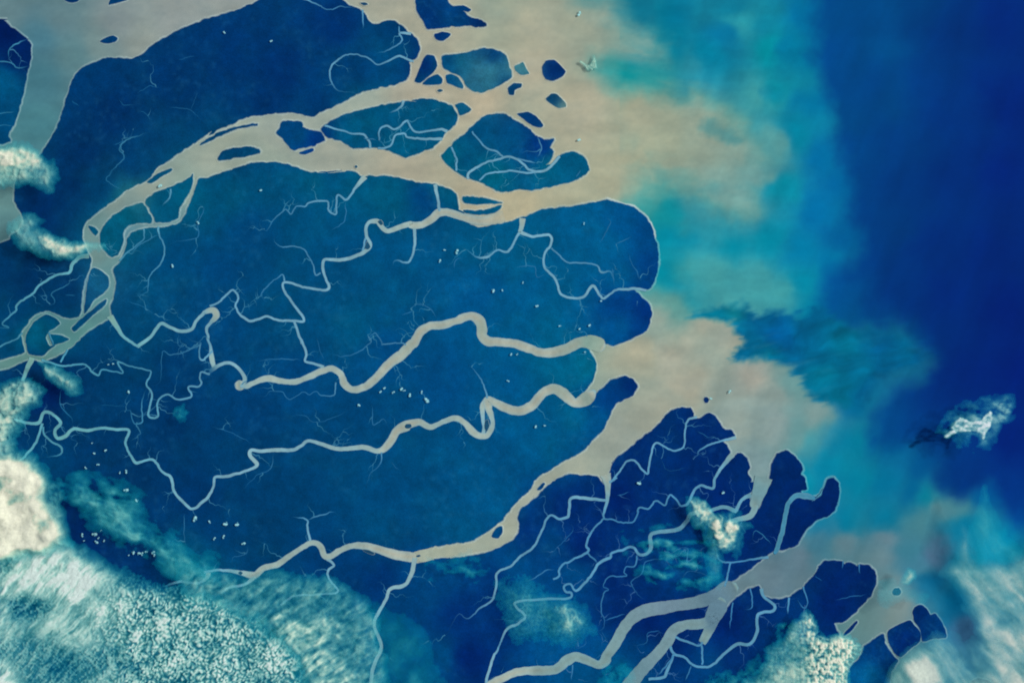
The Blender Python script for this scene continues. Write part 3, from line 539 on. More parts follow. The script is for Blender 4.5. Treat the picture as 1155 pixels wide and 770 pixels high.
river('creek', 'looping faint creeks between the river junction and the middle rivers on the left', 'creek', [
 "A2 180,100,12 230,115,10 270,125,10 330,120,9 370,118,9 405,155,10 430,165,9 450,140,8 530,155,8 510,110,9 560,125,8 620,140,8 655,155,8 635,205,9 660,250,10 645,340,10 685,345,10 685,290,9 720,250,9 770,268,9 830,260,9 820,215,9 870,210,9 870,155,9 910,160,9 B2 20,158,9", "A2 635,220,7 615,290,7 615,370,7 580,370,6 565,320,5 520,330,4 530,370,4", "A2 420,295,3 560,300,3", "A2 270,210,4 260,290,5 310,350,5 315,390,5",
 "A1 790,720,6 840,750,6 A2 870,30,7 800,65,6 740,75,6 710,62,5 700,110,5 695,195,5 650,210,6", "A2 870,30,8 865,80,8 880,100,10 924,60,9", "A2 140,90,26 118,140,20 98,190,16", "A2 265,110,9 295,55,9", "A2 210,-20,8 235,40,8"])
river('creek', 'hair-thin creeks below the first middle river', 'creek', ["B2 575,195,8 565,250,7 510,252,6 490,235,5 460,250,5 430,240,5 375,270,5 340,240,5 290,235,5 260,260,4 200,240,4", "B2 365,345,3 440,340,4 475,370,4 560,350,4 640,310,4", "B2 730,290,5 735,380,5 780,355,5 800,400,5", "B2 715,0,8 720,30,6 630,80,5 540,75,4", "B1 700,765,7 710,745,6 745,715,6 775,760,6 B2 780,30,7 850,25,7 880,35,9", "B2 490,0,4 520,110,4", "C1 0,610,5 50,590,5 100,610,5 125,655,6", "B1 860,640,4 910,615,5"])
river('creek', 'short faint creeks around the second middle river', 'creek', ["B2 772,500,8 768,545,6 720,600,4 710,655,4", "B2 810,540,4 850,580,4", "B2 300,500,7 290,570,5 230,600,4 160,670,4", "B2 30,385,4 130,420,4 220,465,4", "C2 262,115,4 320,190,7 345,268,9", "A3 800,30,5 800,110,5 805,185,4", "B3 190,170,5 185,210,5 130,225,4 125,265,4"])
river('creek', 'long pale creek running down-left through the dark creek marsh', 'creek', ["C2 865,708,14 780,700,16 710,700,14 700,765,14 C3 692,50,14 660,58,12 615,45,11 580,110,12 545,180,12 490,220,11 450,260,11 390,290,11 385,340,11 365,410,11 320,440,10 260,490,8 220,470,8 180,540,7 150,580,6", "C3 700,70,4 715,110,5 640,190,4 600,230,4"])
river('creek', 'forked creek from the lower river mouth into the creek marsh', 'creek', ["C2 858,595,46 868,640,30 865,710,17 850,770,11 C3 850,55,9 800,110,10 775,170,11 780,200,11 670,260,10 655,305,10 630,320,9", "C3 640,275,7 600,280,7 550,315,6 500,330,4", "C3 775,200,8 825,248,8",
 "C3 850,55,9 890,60,8 D3 0,60,8 70,75,8 100,60,8 115,25,8 D2 110,760,8 120,740,9 160,745,9 190,710,9 230,730,9 250,685,9 280,705,9 300,730,10 330,720,12 360,660,12 390,645,12 440,655,14 450,610,14 490,550,17 525,510,26"])
river('creek', 'zigzag creek with a sharp peak inside the northern creek marsh', 'creek', ["C2 875,632,12 910,610,9 D2 0,625,10 30,590,10 60,545,10 95,535,10 130,570,10 155,590,10 170,520,10 188,462,10 220,470,9 265,492,9 310,475,9 320,400,9 330,360,10 370,348,14", "D2 540,434,18 480,450,10 430,465,9 380,490,8 375,510,8 350,520,7 355,535,6", "D2 370,410,4 430,440,4", "D2 20,690,5 80,670,5", "D2 330,560,3 250,580,3 210,520,3"])
river('creek', 'broad lavender creek with a tight ring bend in the creek marsh', 'creek', ["D2 605,685,20 565,705,17 540,750,17 D3 530,20,18 480,5,18 420,25,18 350,35,20 320,75,18 280,105,18 200,115,18 167,130,18 170,180,18 150,210,16 120,210,14 90,180,13 50,190,12 0,205,12 C3 880,225,13 830,250,14 790,310,13 740,365,13 720,362,11 705,338,11 678,348,11 685,372,11 710,378,12 700,402,12 600,405,12 475,415,12 470,440,12 510,480,12 480,510,13 430,535,13 400,600,8 370,660,13 350,720,14 340,770,12",
 "D3 110,215,8 100,260,8 65,265,7 55,290,7 65,305,7 0,305,7 C3 860,320,7 850,350,6 870,365,6 850,380,7 840,450,7 855,500,7 840,540,7 785,535,5", "C3 855,500,6 924,475,6 D3 60,465,7", "C3 840,540,4 870,590,4", "C3 775,550,5 770,600,5 730,615,4 740,570,4 680,630,4", "D3 280,180,6 330,190,6 325,240,7 355,225,6 350,180,5", "D3 230,190,6 220,230,6 150,240,6 130,290,6 85,330,6 110,380,6 160,420,6", "D3 300,330,5 330,285,5 380,290,5 440,320,6"])
river('creek', 'straight teal strait between the two eastern headlands', 'creek', ["D2 880,698,12 868,696,20 840,688,26 800,688,24 772,715,22 D3 760,5,21 745,90,21 730,150,21 716,190,20 706,208,12", "D3 610,150,4 630,110,4 700,170,5"], (52, 124, 158))
river('creek', 'grey channel narrowing behind the eastern headlands', 'creek', ["D2 660,610,80 640,670,60 620,725,42 D3 622,8,32 600,45,26 550,58,22 500,70,14", "D3 450,170,7 455,210,8 475,240,9 520,245,9 600,235,9 680,222,16", "D3 515,245,9 505,300,9 490,350,14"])
river('river', 'lower right estuary arm, grey and broad, curving down to the bottom edge', 'river', ["D3 545,345,24 520,358,70 490,374,84 440,395,62 380,415,52 300,430,52 200,445,55 120,465,55 60,520,50 20,590,48 -20,650,44 C3 858,670,42 830,690,36 780,670,40 730,655,42 690,670,44 640,710,38 560,715,38 480,720,36 420,745,34 360,775,34 300,820,34", "C3 715,690,8 710,760,6", "C3 560,665,4 560,700,5"])
river('river', 'lower estuary branch running steeply to the bottom edge beside the creeks', 'river', ["D3 480,400,24 470,420,66 455,450,74 430,492,58 390,512,46 320,518,45 270,540,48 240,590,48 200,640,50 140,700,55 80,775,65 40,840,65", "D3 452,462,24 440,490,58 418,545,46 392,595,30", "D3 275,570,12 330,590,12 380,605,10 395,590,12", "D3 390,605,10 395,690,9", "D3 250,600,14 270,640,12 320,660,12 350,690,12 400,700,12 440,690,13 490,640,14 545,600,16 600,600,15 630,550,15 630,490,14 645,465,14 700,455,14 705,430,14 660,395,14 650,360,18",
 "D3 270,640,10 240,720,14 220,745,14 160,752,14", "D3 268,650,8 200,740,8", "D3 345,690,7 320,760,7", "D3 215,580,5 205,545,5 155,555,5 150,590,5 90,610,5", "D3 525,420,8 510,540,6", "D3 600,360,8 610,440,7 570,450,5"])
river('creek', 'small creeks notching the scalloped cape on the lower right', 'creek', ["D3 830,350,9 850,420,7 830,440,7 800,405,7", "E3 100,410,5 170,395,5 245,385,6", "E3 140,240,8 132,275,4", "E3 207,255,8 212,300,4", "E3 50,330,4 10,300,4", "D3 770,400,10 765,470,8"])
river('creek', 'inner creeks threading the large teal-blue upper island', 'creek', ["C0 280,570,8 310,610,8 345,645,9 390,660,9 415,682,9", "C1 262,45,14 C0 268,748,13 330,710,11 400,690,11 430,682,11 470,690,11 500,712,11 522,735,11 560,745,12 600,738,13 630,712,14 660,680,12", "C1 310,55,9 340,25,9 C0 380,748,10 450,742,10 520,752,10 560,748,9", "C0 190,640,9 210,690,9 210,745,10", "C0 560,590,7 580,640,7 560,690,6", "C0 470,690,8 520,700,8 560,710,8", "C1 730,40,5 750,5,6"])
river('creek', 'inner creeks threading the long lens-shaped upper island', 'creek', ["B0 525,545,10 590,565,9 640,580,9 690,582,10 715,610,11 724,645,12", "B0 760,610,8 765,560,9 790,548,10 830,560,10 880,525,10 C0 0,530,9 30,572,10 90,570,10 140,562,12 170,572,16", "B0 755,645,10 810,635,10 830,590,10 870,582,10 C0 0,598,10 60,603,11 150,606,14", "B0 805,492,6 850,470,10 868,440,14", "B0 690,600,6 750,610,6"])

# hair-thin tidal creeks: too many and too fine to count, branching off the shores and rivers
def walk(x, y, a, L, w, rnd, out, depth=0):
    P = [(x, y, w)]; turn = 0; l = 0
    while l < L:
        st = rnd.uniform(1.6, 3.4); turn = turn * .35 + rnd.gauss(0, .55); a2 = a + turn
        x += math.cos(a2) * st; y += math.sin(a2) * st; l += st
        P.append((x, y, max(.25, w * (1 - .75 * l / L))))
        if depth < 2 and rnd.random() < .09:
            walk(x, y, a + rnd.choice((-1, 1)) * rnd.uniform(.6, 1.2), L * rnd.uniform(.25, .5), w * .75, rnd, out, depth + 1)
    out.append(np.array(P))
rnd = random.Random(21); hair = []
seeds = [T(q) for q in CREEK_SRC]
flat = np.concatenate([p[:-1] for p in seeds]); nxt = np.concatenate([p[1:] for p in seeds])
for k in range(330):
    i = rnd.randrange(len(flat)); t = rnd.random()
    x, y = flat[i][:2] * (1 - t) + nxt[i][:2] * t
    if not (-20 < x < 1010 and -20 < y < 790): continue
    dx, dy = nxt[i][:2] - flat[i][:2]
    a = math.atan2(dy, dx) + rnd.choice((-1, 1)) * rnd.uniform(.8, 2.2)
    walk(x, y, a, rnd.uniform(9, 40), rnd.uniform(.8, 1.3), rnd, hair)
HV, HF, HC = [], [], []; b = 0
allp = np.concatenate(hair); dry = np.zeros(len(allp), bool)
for Q in LANDQ: dry |= inside(Q, allp[:, 0], allp[:, 1])
k0 = 0; trimmed = []
for P in hair:
    g = dry[k0:k0 + len(P)]; k0 += len(P)
    e = len(P) if g.all() else int(np.argmin(g))
    if e >= 4: trimmed.append(catmull(P[:e], .9))
hair = trimmed
for P in hair:
    if len(P) < 4: continue
    n = len(P); tg = np.gradient(P[:, :2], axis=0); tg /= np.hypot(tg[:, 0], tg[:, 1])[:, None] + 1e-9
    nr = np.stack([-tg[:, 1], tg[:, 0]], -1) * (P[:, 2] * .5)[:, None]
    lc = land_colour(P[:, 0], P[:, 1]); se, w_ = hue(P[:, 0], P[:, 1])
    c = mix(np.tile(np.array((70., 138, 168)), (n, 1)), np.array((66, 112, 160.)), se)
    c = mix(lc, c, np.linspace(.8, .2, n))
    l, r = P[:, :2] + nr, P[:, :2] - nr
    z = np.full(n, .0568)
    HV += [np.stack([wx(l[:, 0]), wy(l[:, 1]), z], -1), np.stack([wx(r[:, 0]), wy(r[:, 1]), z], -1)]
    i = np.arange(n - 1)
    HF.append(np.stack([b + i, b + n + i, b + n + i + 1, b + i + 1], -1)); HC += [alb(c), alb(c)]; b += 2 * n
HV = np.concatenate(HV); HV[:, 2] += np.repeat(np.arange(len(HF)) * 2e-6, [2 * (len(f) + 1) for f in HF])
tag(mesh_obj('tidal_creeks', HV, np.concatenate(HF), M_RIVER, np.concatenate(HC)), 'hair-thin pale tidal creeks branching everywhere over the dark land', 'creeks', 'stuff')

# ------------------------------------------------------------------ clouds: bodies with real height, lit by the sun
CREAM = np.array((250, 248, 220.)); TEAL = np.array((14, 172, 196.))
def cloud(label, bbox, res, dens, z, thick, teal=.5, cap=.95, cat='cloud', name='cloud', cream=CREAM, tl=TEAL):
    x0, y0, x1, y1 = bbox
    X, Y = np.meshgrid(np.arange(x0, x1 + res, res), np.arange(y0, y1 + res, res))
    d, lump = dens(X, Y)                              # how much vapour, how high it heaps up
    ew = min(45., .07 * min(x1 - x0, y1 - y0))
    d = d * sstep(0, ew, np.minimum(np.minimum(X - x0, x1 - X), np.minimum(Y - y0, y1 - Y)))
    d = np.clip(d, 0, 1)
    a = np.clip(d, 0, cap)
    cut = .09
    keep = a > cut
    ny, nx = X.shape; idx = np.arange(nx * ny).reshape(ny, nx)
    q = keep[:-1, :-1] | keep[1:, :-1] | keep[:-1, 1:] | keep[1:, 1:]
    F = np.stack([idx[1:, :-1], idx[1:, 1:], idx[:-1, 1:], idx[:-1, :-1]], -1)[q]
    cx, cy = (x0 + x1) / 2, (y0 + y1) / 2
    top = thick * lump * sstep(cut * .5, .7, a); bot = -.25 * thick * sstep(cut * .5, .8, a)
    t = np.clip((a - .10) / max(teal * 1.3, .05), 0, 1)
    mid = np.array((136, 216, 212.)) * .6 + (tl * .5 + cream * .5) * .4
    t = t[..., None]
    c = alb(np.where(t < .5, tl + (mid - tl) * t * 2, mid + (cream - mid) * (t * 2 - 1)))
    al = 1 - np.sqrt(1 - np.clip(a, 0, .985))
    al = np.where(keep, al, 0)
    n = nx * ny
    V = np.concatenate([np.stack([(X - cx) * K, -(Y - cy) * K, top + .01], -1).reshape(-1, 3), np.stack([(X - cx) * K, -(Y - cy) * K, bot - .01], -1).reshape(-1, 3)])
    ca = np.concatenate([c.reshape(-1, 3), al.reshape(-1, 1)], 1); ca = np.concatenate([ca, ca])
    F = np.concatenate([F, F[:, ::-1] + n])
    used = np.unique(F); rm = np.zeros(2 * n, np.int64); rm[used] = np.arange(len(used))
    o = mesh_obj(name, V[used], rm[F], M_CLOUD, ca[used])
    s = (CAMZ - z) / CAMZ                              # a cloud this high stands over ground nearer the middle
    o.location = (wx(cx) * s, wy(cy) * s, z)
    return tag(o, label, cat, 'thing')

def rot(X, Y, deg):
    a = math.radians(deg); return X * math.cos(a) + Y * math.sin(a), -X * math.sin(a) + Y * math.cos(a)
def warp(X, Y, amp, sc, seed):
    return X + amp * (fbm(X / sc, Y / sc, seed, 3) - .5) * 2, Y + amp * (fbm(X / sc, Y / sc, seed + 5, 3) - .5) * 2

def deck(X, Y):
    U, V = warp(X, Y, 7, 30, 201)
    m = soft(np.array([(-120,592),(40,600),(70,612),(98,624),(128,644),(165,660),(205,668),(250,682),(285,698),(318,722),(335,745),(345,800),(345,900),(-120,900)], float), U, V, 15)
    r, q = rot(*warp(X, Y, 5, 26, 211), -46)
    big = sstep(85, 165, X + .15 * (Y - 690) + 30 * (fbm(X / 40, Y / 40, 215, 2) - .5))   # cells to the right, brushed streaks to the left
    rr, qq = rot(*warp(X, Y, 3.5, 12, 213), -42)
    f1, f2 = cells(rr / 4.3, qq / 3.3, 221, 1.0)
    n1 = vnoise(rr / 2.6, qq / 1.9, 223); n2 = vnoise(X / 2.1, Y / 2.1, 225); n3 = fbm(X / 14, Y / 14, 229, 3)
    cell = .34 * sstep(.85, .08, f1) + .34 * n1 + .18 * n2 + .26 * fbm(rr / 9, qq / 5, 237, 3)
    cell = sstep(.18, .95, cell + .5 * (n3 - .5))
    st = .45 * fbm(r / 24, q / 4.2, 231, 4) + .30 * fbm(r / 7, q / 3.0, 233, 3) + .3 * fbm(X / 16, Y / 16, 235, 4)
    st = sstep(.26, .74, st)
    tex = (st * .9 + .1 * n1) * (1 - big) + cell * big
    thin = soft("A3 -100,600 60,560 220,580 330,620 520,620 560,700 420,760 300,1000 -100,1000", U, V, 16) * .40
    thin = np.maximum(thin, soft("A3 20,400 110,380 200,420 190,490 80,500", U, V, 9) * .55)
    thin = np.maximum(thin, soft("A3 -40,180 60,210 60,280 -40,300", U, V, 8) * .4)
    thin = thin - .7 * soft("A3 -120,690 20,680 90,740 120,900 -120,900", U, V, 10)
    rows = sstep(.3, .72, .6 * fbm(r / 16, q / 2.8, 241, 2) + .4 * n2)
    tc = np.clip(thin * 1.6, 0, 1)
    tex = tex * (1 - tc) + rows * tc * .9
    base = .50 - np.clip(thin, -.3, 1) * .62 + .42 * (fbm(X / 30, Y / 30, 251, 4) - .5) + .12 * (1 - big)
    crown = soft('A3 40,130 290,160 430,290 330,390 170,340 40,270', U, V, 14) * .24
    d = m * np.clip(base + .06 + crown + (.52 + .24 * big) * (tex - .47), .10, .96)
    return d, .5 + .7 * tex
cloud('broad rippled cloud deck of tiny bright cells filling the lower left corner', (-120, 570, 370, 880), .62, deck, 2.6, .22, .66, cream=np.array((220, 246, 236.)))

def bank(X, Y):
    U, V = warp(X, Y, 6, 22, 301); U, V = warp(U, V, 2.5, 7, 307)
    lo = soft("A2 -400,530 0,522 50,505 90,512 135,535 175,570 192,610 186,650 188,700 222,735 250,770 A3 245,50 268,115 290,165 230,190 100,215 0,240 -400,240", U, V, 14)
    up = soft("A2 -400,230 0,225 30,200 90,193 132,200 165,232 150,290 118,320 95,360 75,400 60,440 70,500 0,530 -400,530", U, V, 11)
    n = fbm(X / 16, Y / 16, 311, 5); n2 = fbm(X / 5, Y / 5, 313, 4)
    hole = soft("A3 130,40 190,20 220,100 170,140", U, V, 8) * .35
    d = np.maximum(lo * (.88 + 1.15 * (n - .4)), up * (.50 + .9 * (n2 * .6 + n * .4 - .35))) - hole * (n2 + .3)
    d = d + .10 * (n2 - .5)
    fringe = soft("A2 180,640 250,620 280,670 270,740 300,800 250,800 200,720", U, V, 8) * .4 * sstep(.35, .75, n)
    return np.maximum(d, fringe), .4 + .8 * fbm(X / 20, Y / 20, 317, 2) + .08 * n2
cloud('thick bright cream cloud bank on the left edge', (-110, 420, 90, 640), .8, bank, 3.2, 1.3, .62, .97)

def veil_fn(parts, ang, sc, seed, amp=.9, base=.55, edge=14, w=8):
    def fn(X, Y):
        U, V = warp(X, Y, w, 24, seed)
        r, q = rot(X + (U - X) * .5, Y + (V - Y) * .5, ang)
        n = .6 * fbm(r / (sc * 3.2), q / sc, seed + 3, 4) + .4 * fbm(X / (sc * 1.2), Y / (sc * 1.2), seed + 7, 4)
        d = np.zeros(X.shape)
        for P, f, a in parts:
            d = np.maximum(d, soft(P, U, V, f) * a)
        return d * (base + amp * (n - .12)), .4 + n
    return fn
cloud('cream and turquoise streaked cloud veil right of the rippled deck, over the lower left river', (180, 620, 470, 880), 1.0,
      veil_fn([("B3 -120,260 60,280 160,300 240,300 330,290 420,310 540,330 620,370 700,420 760,500 770,600 800,790 800,1000 380,1000 390,700 300,600 180,500 60,460 -60,430", 12, .60),
               ("B3 270,500 330,470 420,520 470,480 560,450 630,500 600,570 520,600 600,680 680,740 690,900 480,900 430,700 340,590", 9, .98),
               ("B3 180,300 330,300 560,370 540,400 400,400 250,360", 7, .62)], -35, 4.6, 401, 1.5, .10), 2.6, .22, .72, cream=np.array((228, 244, 226.)))
cloud('smooth turquoise veil with no bright core at the bottom, left of the creek marsh', (400, 660, 560, 880), 1.6,
      veil_fn([("B3 720,430 800,470 880,520 C3 40,560 110,640 130,760 170,1000 B3 760,1000 740,700", 22, .34), ("C3 -20,690 60,700 80,760 60,900 -40,900", 12, .5)], -50, 16, 421, 1.6, .1), 1.8, .2, .9, cream=np.array((170, 226, 214.)), tl=np.array((0, 166, 192.)))
cloud('turquoise veil stretching diagonally above the rippled deck, with a pale streaky core', (60, 525, 255, 665), 1.2,
      veil_fn([("A2 270,640 380,605 480,620 560,660 600,720 A3 600,60 690,120 840,210 930,260 940,300 860,320 740,290 620,210 540,150 450,90 390,30 330,-10", 20, .78), ("A3 470,5 540,20 570,70 560,100 500,60", 7, .72), ("A3 690,125 790,170 760,190 690,150", 6, .6)], 22, 8, 431, 2.1, -.25), 2.4, .2, .9, cream=np.array((170, 226, 214.)), tl=np.array((0, 166, 192.)))

def puffy(parts, seed, sc=9, fine=3.5, amp=1.0, base=.62, w=4):
    def fn(X, Y):
        U, V = warp(X, Y, w, 14, seed); U, V = warp(U, V, w * .45, 5, seed + 31)
        n = fbm(X / sc, Y / sc, seed + 3, 4); n2 = fbm(X / fine, Y / fine, seed + 9, 3)
        d = np.zeros(X.shape)
        for P, f, a in parts:
            d = np.maximum(d, soft(P, U, V, f) * a)
        return d * (base + amp * (n * .55 + n2 * .45 - .22)), .3 + .9 * fbm(X / sc, Y / sc, seed + 3, 2) + .2 * n2
    return fn
cloud('bright cream cloud astride the upper left river at the left edge', (-60, 150, 75, 228), .7,
      puffy([("A0 -200,650 0,640 60,632 120,640 165,675 190,700 A1 190,20 120,20 60,10 0,30 -200,40", 8, .86), ("A0 150,680 230,710 250,770 A1 240,40 225,90 185,85 120,60 20,70 10,80 -60,80 -60,0", 9, .62)], 501), 3.2, .6, .6)
cloud('narrow cream cloud streak pointing at the river bend on the left', (5, 230, 125, 300), .7,
      puffy([("A1 160,300 205,290 245,315 310,325 380,325 410,345 370,362 320,380 255,378 190,355", 7, .86), ("A1 380,322 440,325 445,350 380,360", 5, .55), ("A1 30,270 90,215 130,200 175,225 160,262 230,300 300,350 260,385 180,372 90,325", 9, .5)], 521), 3.2, .5, .62)
cloud('small cream and turquoise cloud beside the river junction on the left', (40, 405, 100, 450), .6,
      puffy([("A2 195,125 230,130 270,165 310,185 300,215 250,190 215,165", 7, .84), ("A2 180,115 250,130 340,190 345,240 310,245 230,195", 7, .5)], 541), 2.6, .35, .65)
cloud('ragged cream cloud with a hole, in the creek marsh by the grey channel', (770, 555, 860, 665), .7,
      puffy([("D3 345,-30 385,-25 420,20 445,55 470,50 480,100 490,60 530,50 562,72 545,125 515,175 482,188 455,140 415,85 375,40", 7, .98), ("D3 330,-40 400,-10 440,40 560,40 600,90 570,160 545,230 520,190 480,200 470,300 430,340 420,200 400,120 340,50", 9, .36)], 561, w=6, amp=1.4, base=.5), 2.2, .4, .65)
cloud('pale grainy cloud patch in the creek marsh above the lower right river arm', (550, 640, 680, 740), .9,
      puffy([("C3 630,440 680,425 715,455 775,485 775,510 720,555 680,550 650,500", 11, .74), ("C3 400,340 520,330 620,400 700,400 790,470 800,530 720,590 560,560 480,590 430,500 420,420", 20, .34)], 581, w=6, fine=2.2, amp=1.5, base=.4), 2.2, .3, .75)
cloud('small turquoise haze patch on the plain above the V of the second middle river', (190, 452, 220, 484), 1.0,
      puffy([("A2 755,315 785,300 815,325 810,355 780,365 755,345", 6, .34)], 601, amp=2.2, base=-.1), 1.6, .2, .9, cream=np.array((170, 226, 214.)), tl=np.array((0, 166, 192.)))
cloud('faint turquoise haze patch at the bottom edge, left of the steep estuary branch', (670, 730, 730, 800), 1.2,
      puffy([("D3 -40,700 60,690 90,740 40,820 -60,820", 10, .42)], 611, amp=2.2, base=-.1), 1.6, .2, .9, cream=np.array((170, 226, 214.)), tl=np.array((0, 166, 192.)))
cloud('faint turquoise haze patch left of the speckled cloud by the bottom edge', (775, 700, 890, 800), 1.2,
      puffy([("D3 420,760 470,730 560,720 640,660 700,650 660,720 600,770 560,830 430,830", 10, .46), ("D3 700,470 780,440 850,440 860,480 760,520 720,600", 12, .55)], 617, amp=2.2, base=-.12), 1.6, .2, .9, cream=np.array((170, 226, 214.)), tl=np.array((0, 166, 192.)))

def speck(X, Y):
    U, V = warp(X, Y, 5, 14, 701); U, V = warp(U, V, 2, 5, 709)
    m = soft("D3 850,470 890,515 905,570 930,590 E3 30,560 70,575 130,555 190,590 215,615 180,660 165,700 150,790 150,1000 D3 520,1000 575,770 640,725 680,640 740,590 790,530", U, V, 7)
    f1, _ = cells(X / 4.6, Y / 5.6, 711); f1b, _ = cells(X / 2.7, Y / 3.2, 713)
    t = .6 * sstep(.75, .15, f1) + .5 * sstep(.75, .1, f1b)
    right = sstep(895, 925, X)
    soft_l = fbm(X / 7, Y / 4, 719, 4)
    tex = t * (.35 + .65 * right) + soft_l * (1 - right) * .6
    n = vnoise(X / 2.3, Y / 2.6, 723) * .6 + vnoise(X / 4.2, Y / 4.8, 727) * .5
    tex = tex * .5 + n * (.3 + .5 * right)
    return m * np.clip(.56 + 1.25 * (tex - .50) * (.55 + .45 * right) + .5 * (fbm(X / 20, Y / 20, 729, 3) - .5), .03, .96), .4 + .8 * tex
cloud('speckled bright cumulus patch at the bottom edge right of the estuary branches', (820, 680, 985, 880), .75, speck, 2.4, .35, .66, .97, cream=np.array((242, 246, 222.)))

def cirrus(X, Y):
    U, V = warp(X, Y, 9, 40, 801)
    r, q = rot(*warp(X, Y, 12, 50, 811), 50)
    n = .55 * fbm(r / 60, q / 15, 821, 4) + .45 * fbm(X / 34, Y / 34, 823, 4)
    m = soft("E3 640,100 665,110 700,170 720,230 790,250 850,255 900,210 960,150 1500,100 1500,1200 310,1200 345,790 365,725 400,680 460,615 530,582 600,580 650,620 700,600 720,520 690,420 640,330 600,280 640,250 670,230 650,170", U, V, 16)
    wisp = soft("E3 645,80 665,90 700,180 715,240 680,270 620,270 660,220", U, V, 14) * .42
    dark = soft("E3 600,590 660,640 740,720 800,740 780,700 740,620 690,560", U, V, 9) * .62 + soft("E3 520,640 620,660 700,730 680,760 600,720", U, V, 8) * .15
    br = soft("E3 430,700 490,690 540,760 560,1000 420,1000", U, V, 8) * .20 + soft("E3 800,640 1000,500 1300,600 1200,1100 880,1100 840,760", U, V, 25) * .18
    base = .42 + 1.5 * (n - .46) + br
    return np.maximum(m * (base * (1 - dark)), wisp * (.5 + n)), .4 + n
cloud('large grey-cream brushed cirrus sheet in the lower right corner', (985, 580, 1300, 880), 1.2, cirrus, 2.6, .14, .45, .9, cream=np.array((226, 238, 228.)), tl=np.array((44, 162, 190.)))
cloud('pale turquoise plume of cirrus rising above the sheet at the right edge', (1080, 540, 1180, 640), 1.2,
      veil_fn([("E2 740,680 760,700 790,770 E3 850,120 900,200 830,270 720,240 690,160 720,60", 14, .36)], 62, 7, 831, 1.0, .5), 5.6, .3, .9)
cloud('thin white wisp across the milky strait by the small round islet', (970, 625, 1060, 690), .8,
      veil_fn([("E3 385,330 420,280 445,285 440,310 410,335", 5, .72), ("E3 290,330 350,320 400,350 500,390 480,420 400,400 330,440 280,410", 10, .26)], -30, 4, 841, 1.0, .5, w=4), 2.8, .2, .5)
def wave(X, Y):
    U, V = warp(X, Y, 2.2, 8, 901)
    n = fbm(X / 5, Y / 3, 911, 4)
    d = soft("E2 610,395 655,352 705,368 745,352 782,326 775,375 745,440 720,410 690,408 640,412", U, V, 2.6) * (.25 + .95 * n)
    for s, w, a in (("E2 588,430 632,402 690,405", .4, .80), ("E2 620,388 648,360 700,372 742,362 778,334", .5, .78), ("E2 778,332 770,375 745,436", .6, .8), ("E2 700,372 740,400", .8, .5), ("E2 742,362 745,405", .8, .55)):
        d = np.maximum(d, stroke(s, U, V, w, 3.4) * a * (.6 + .75 * n))
    U, V = warp(X, Y, 7, 16, 921)
    d = np.maximum(d, soft("E2 570,400 620,350 640,320 740,300 790,275 860,275 875,320 840,365 810,400 765,455 700,470 640,440", U, V, 17) * np.clip(-.25 + 1.25 * fbm(X / 11, Y / 8, 931, 3), 0, 1))
    d = np.maximum(d, soft("E2 775,275 850,270 865,320 830,360 812,320", U, V, 5) * (.1 + .7 * n))
    return d, .5 + .4 * n
cloud('small jagged white ribbon cloud over the deep blue sea on the right', (1050, 440, 1155, 515), .45, wave, 4.2, .2, .6, cream=np.array((225, 248, 245.)), tl=np.array((10, 150, 185.)))
for lb, s in [('faint turquoise smear of cloud over the plain beside the tiny islet, below the lower river', "C3 90,250 150,240 320,255 300,290 160,300 90,275"),
              ('faint turquoise haze spread over the marsh between the lavender creeks, below the ragged cloud', "D3 60,150 230,110 420,150 470,260 450,350 300,360 180,340 90,250")]:
    P = T(s); b = (P[:, 0].min() - 34, P[:, 1].min() - 34, P[:, 0].max() + 34, P[:, 1].max() + 34)
    cloud(lb, b, 1.2, veil_fn([(s, 24, .8)], 5, 7, 951, 2.3, -.62, w=12), 1.6, .15, .9, cream=np.array((170, 226, 214.)), tl=np.array((0, 166, 192.)))

# little fair-weather puffs: one lumpy body each, copied
def puff_mesh(seed):
    n, m = 18, 9; V = []
    rs = random.Random(seed); bl = [(rs.uniform(-.5, .5), rs.uniform(-.5, .5), rs.uniform(.35, .6)) for _ in range(5)]
    g = np.linspace(-1.15, 1.15, 25); X, Y = np.meshgrid(g, g)
    h = np.zeros(X.shape)
    for a, b, r in bl: h = np.maximum(h, np.sqrt(np.clip(r * r - (X - a) ** 2 - (Y - b) ** 2, 0, None)))
    h = h + .12 * (fbm(X * 4, Y * 4, seed, 3) - .5) * (h > 0)
    a = sstep(.02, .62, h)
    k = h > .03; ny, nx = X.shape; idx = np.arange(nx * ny).reshape(ny, nx)
    q = k[:-1, :-1] | k[1:, :-1] | k[:-1, 1:] | k[1:, 1:]
    F = np.stack([idx[:-1, :-1], idx[:-1, 1:], idx[1:, 1:], idx[1:, :-1]], -1)[q]
    V = np.concatenate([np.stack([X, Y, h * .8], -1).reshape(-1, 3), np.stack([X, Y, -.15 * a - .01], -1).reshape(-1, 3)])
    nn = nx * ny; F = np.concatenate([F, F[:, ::-1] + nn])
    c = alb(np.array((60, 165, 185.)) + (np.array((176, 236, 246.)) - np.array((60, 165, 185.))) * sstep(.1, .8, a)[..., None])
    ca = np.concatenate([c.reshape(-1, 3), (1 - np.sqrt(1 - .97 * a)).reshape(-1, 1)], 1); ca = np.concatenate([ca, ca])
    used = np.unique(F); rm = np.zeros(2 * nn, np.int64); rm[used] = np.arange(len(used))
    o = mesh_obj('small_cloud', V[used], rm[F], M_CLOUD, ca[used]); return o
protos = [puff_mesh(s) for s in (1, 2, 3, 4)]
used_p = [False] * 4
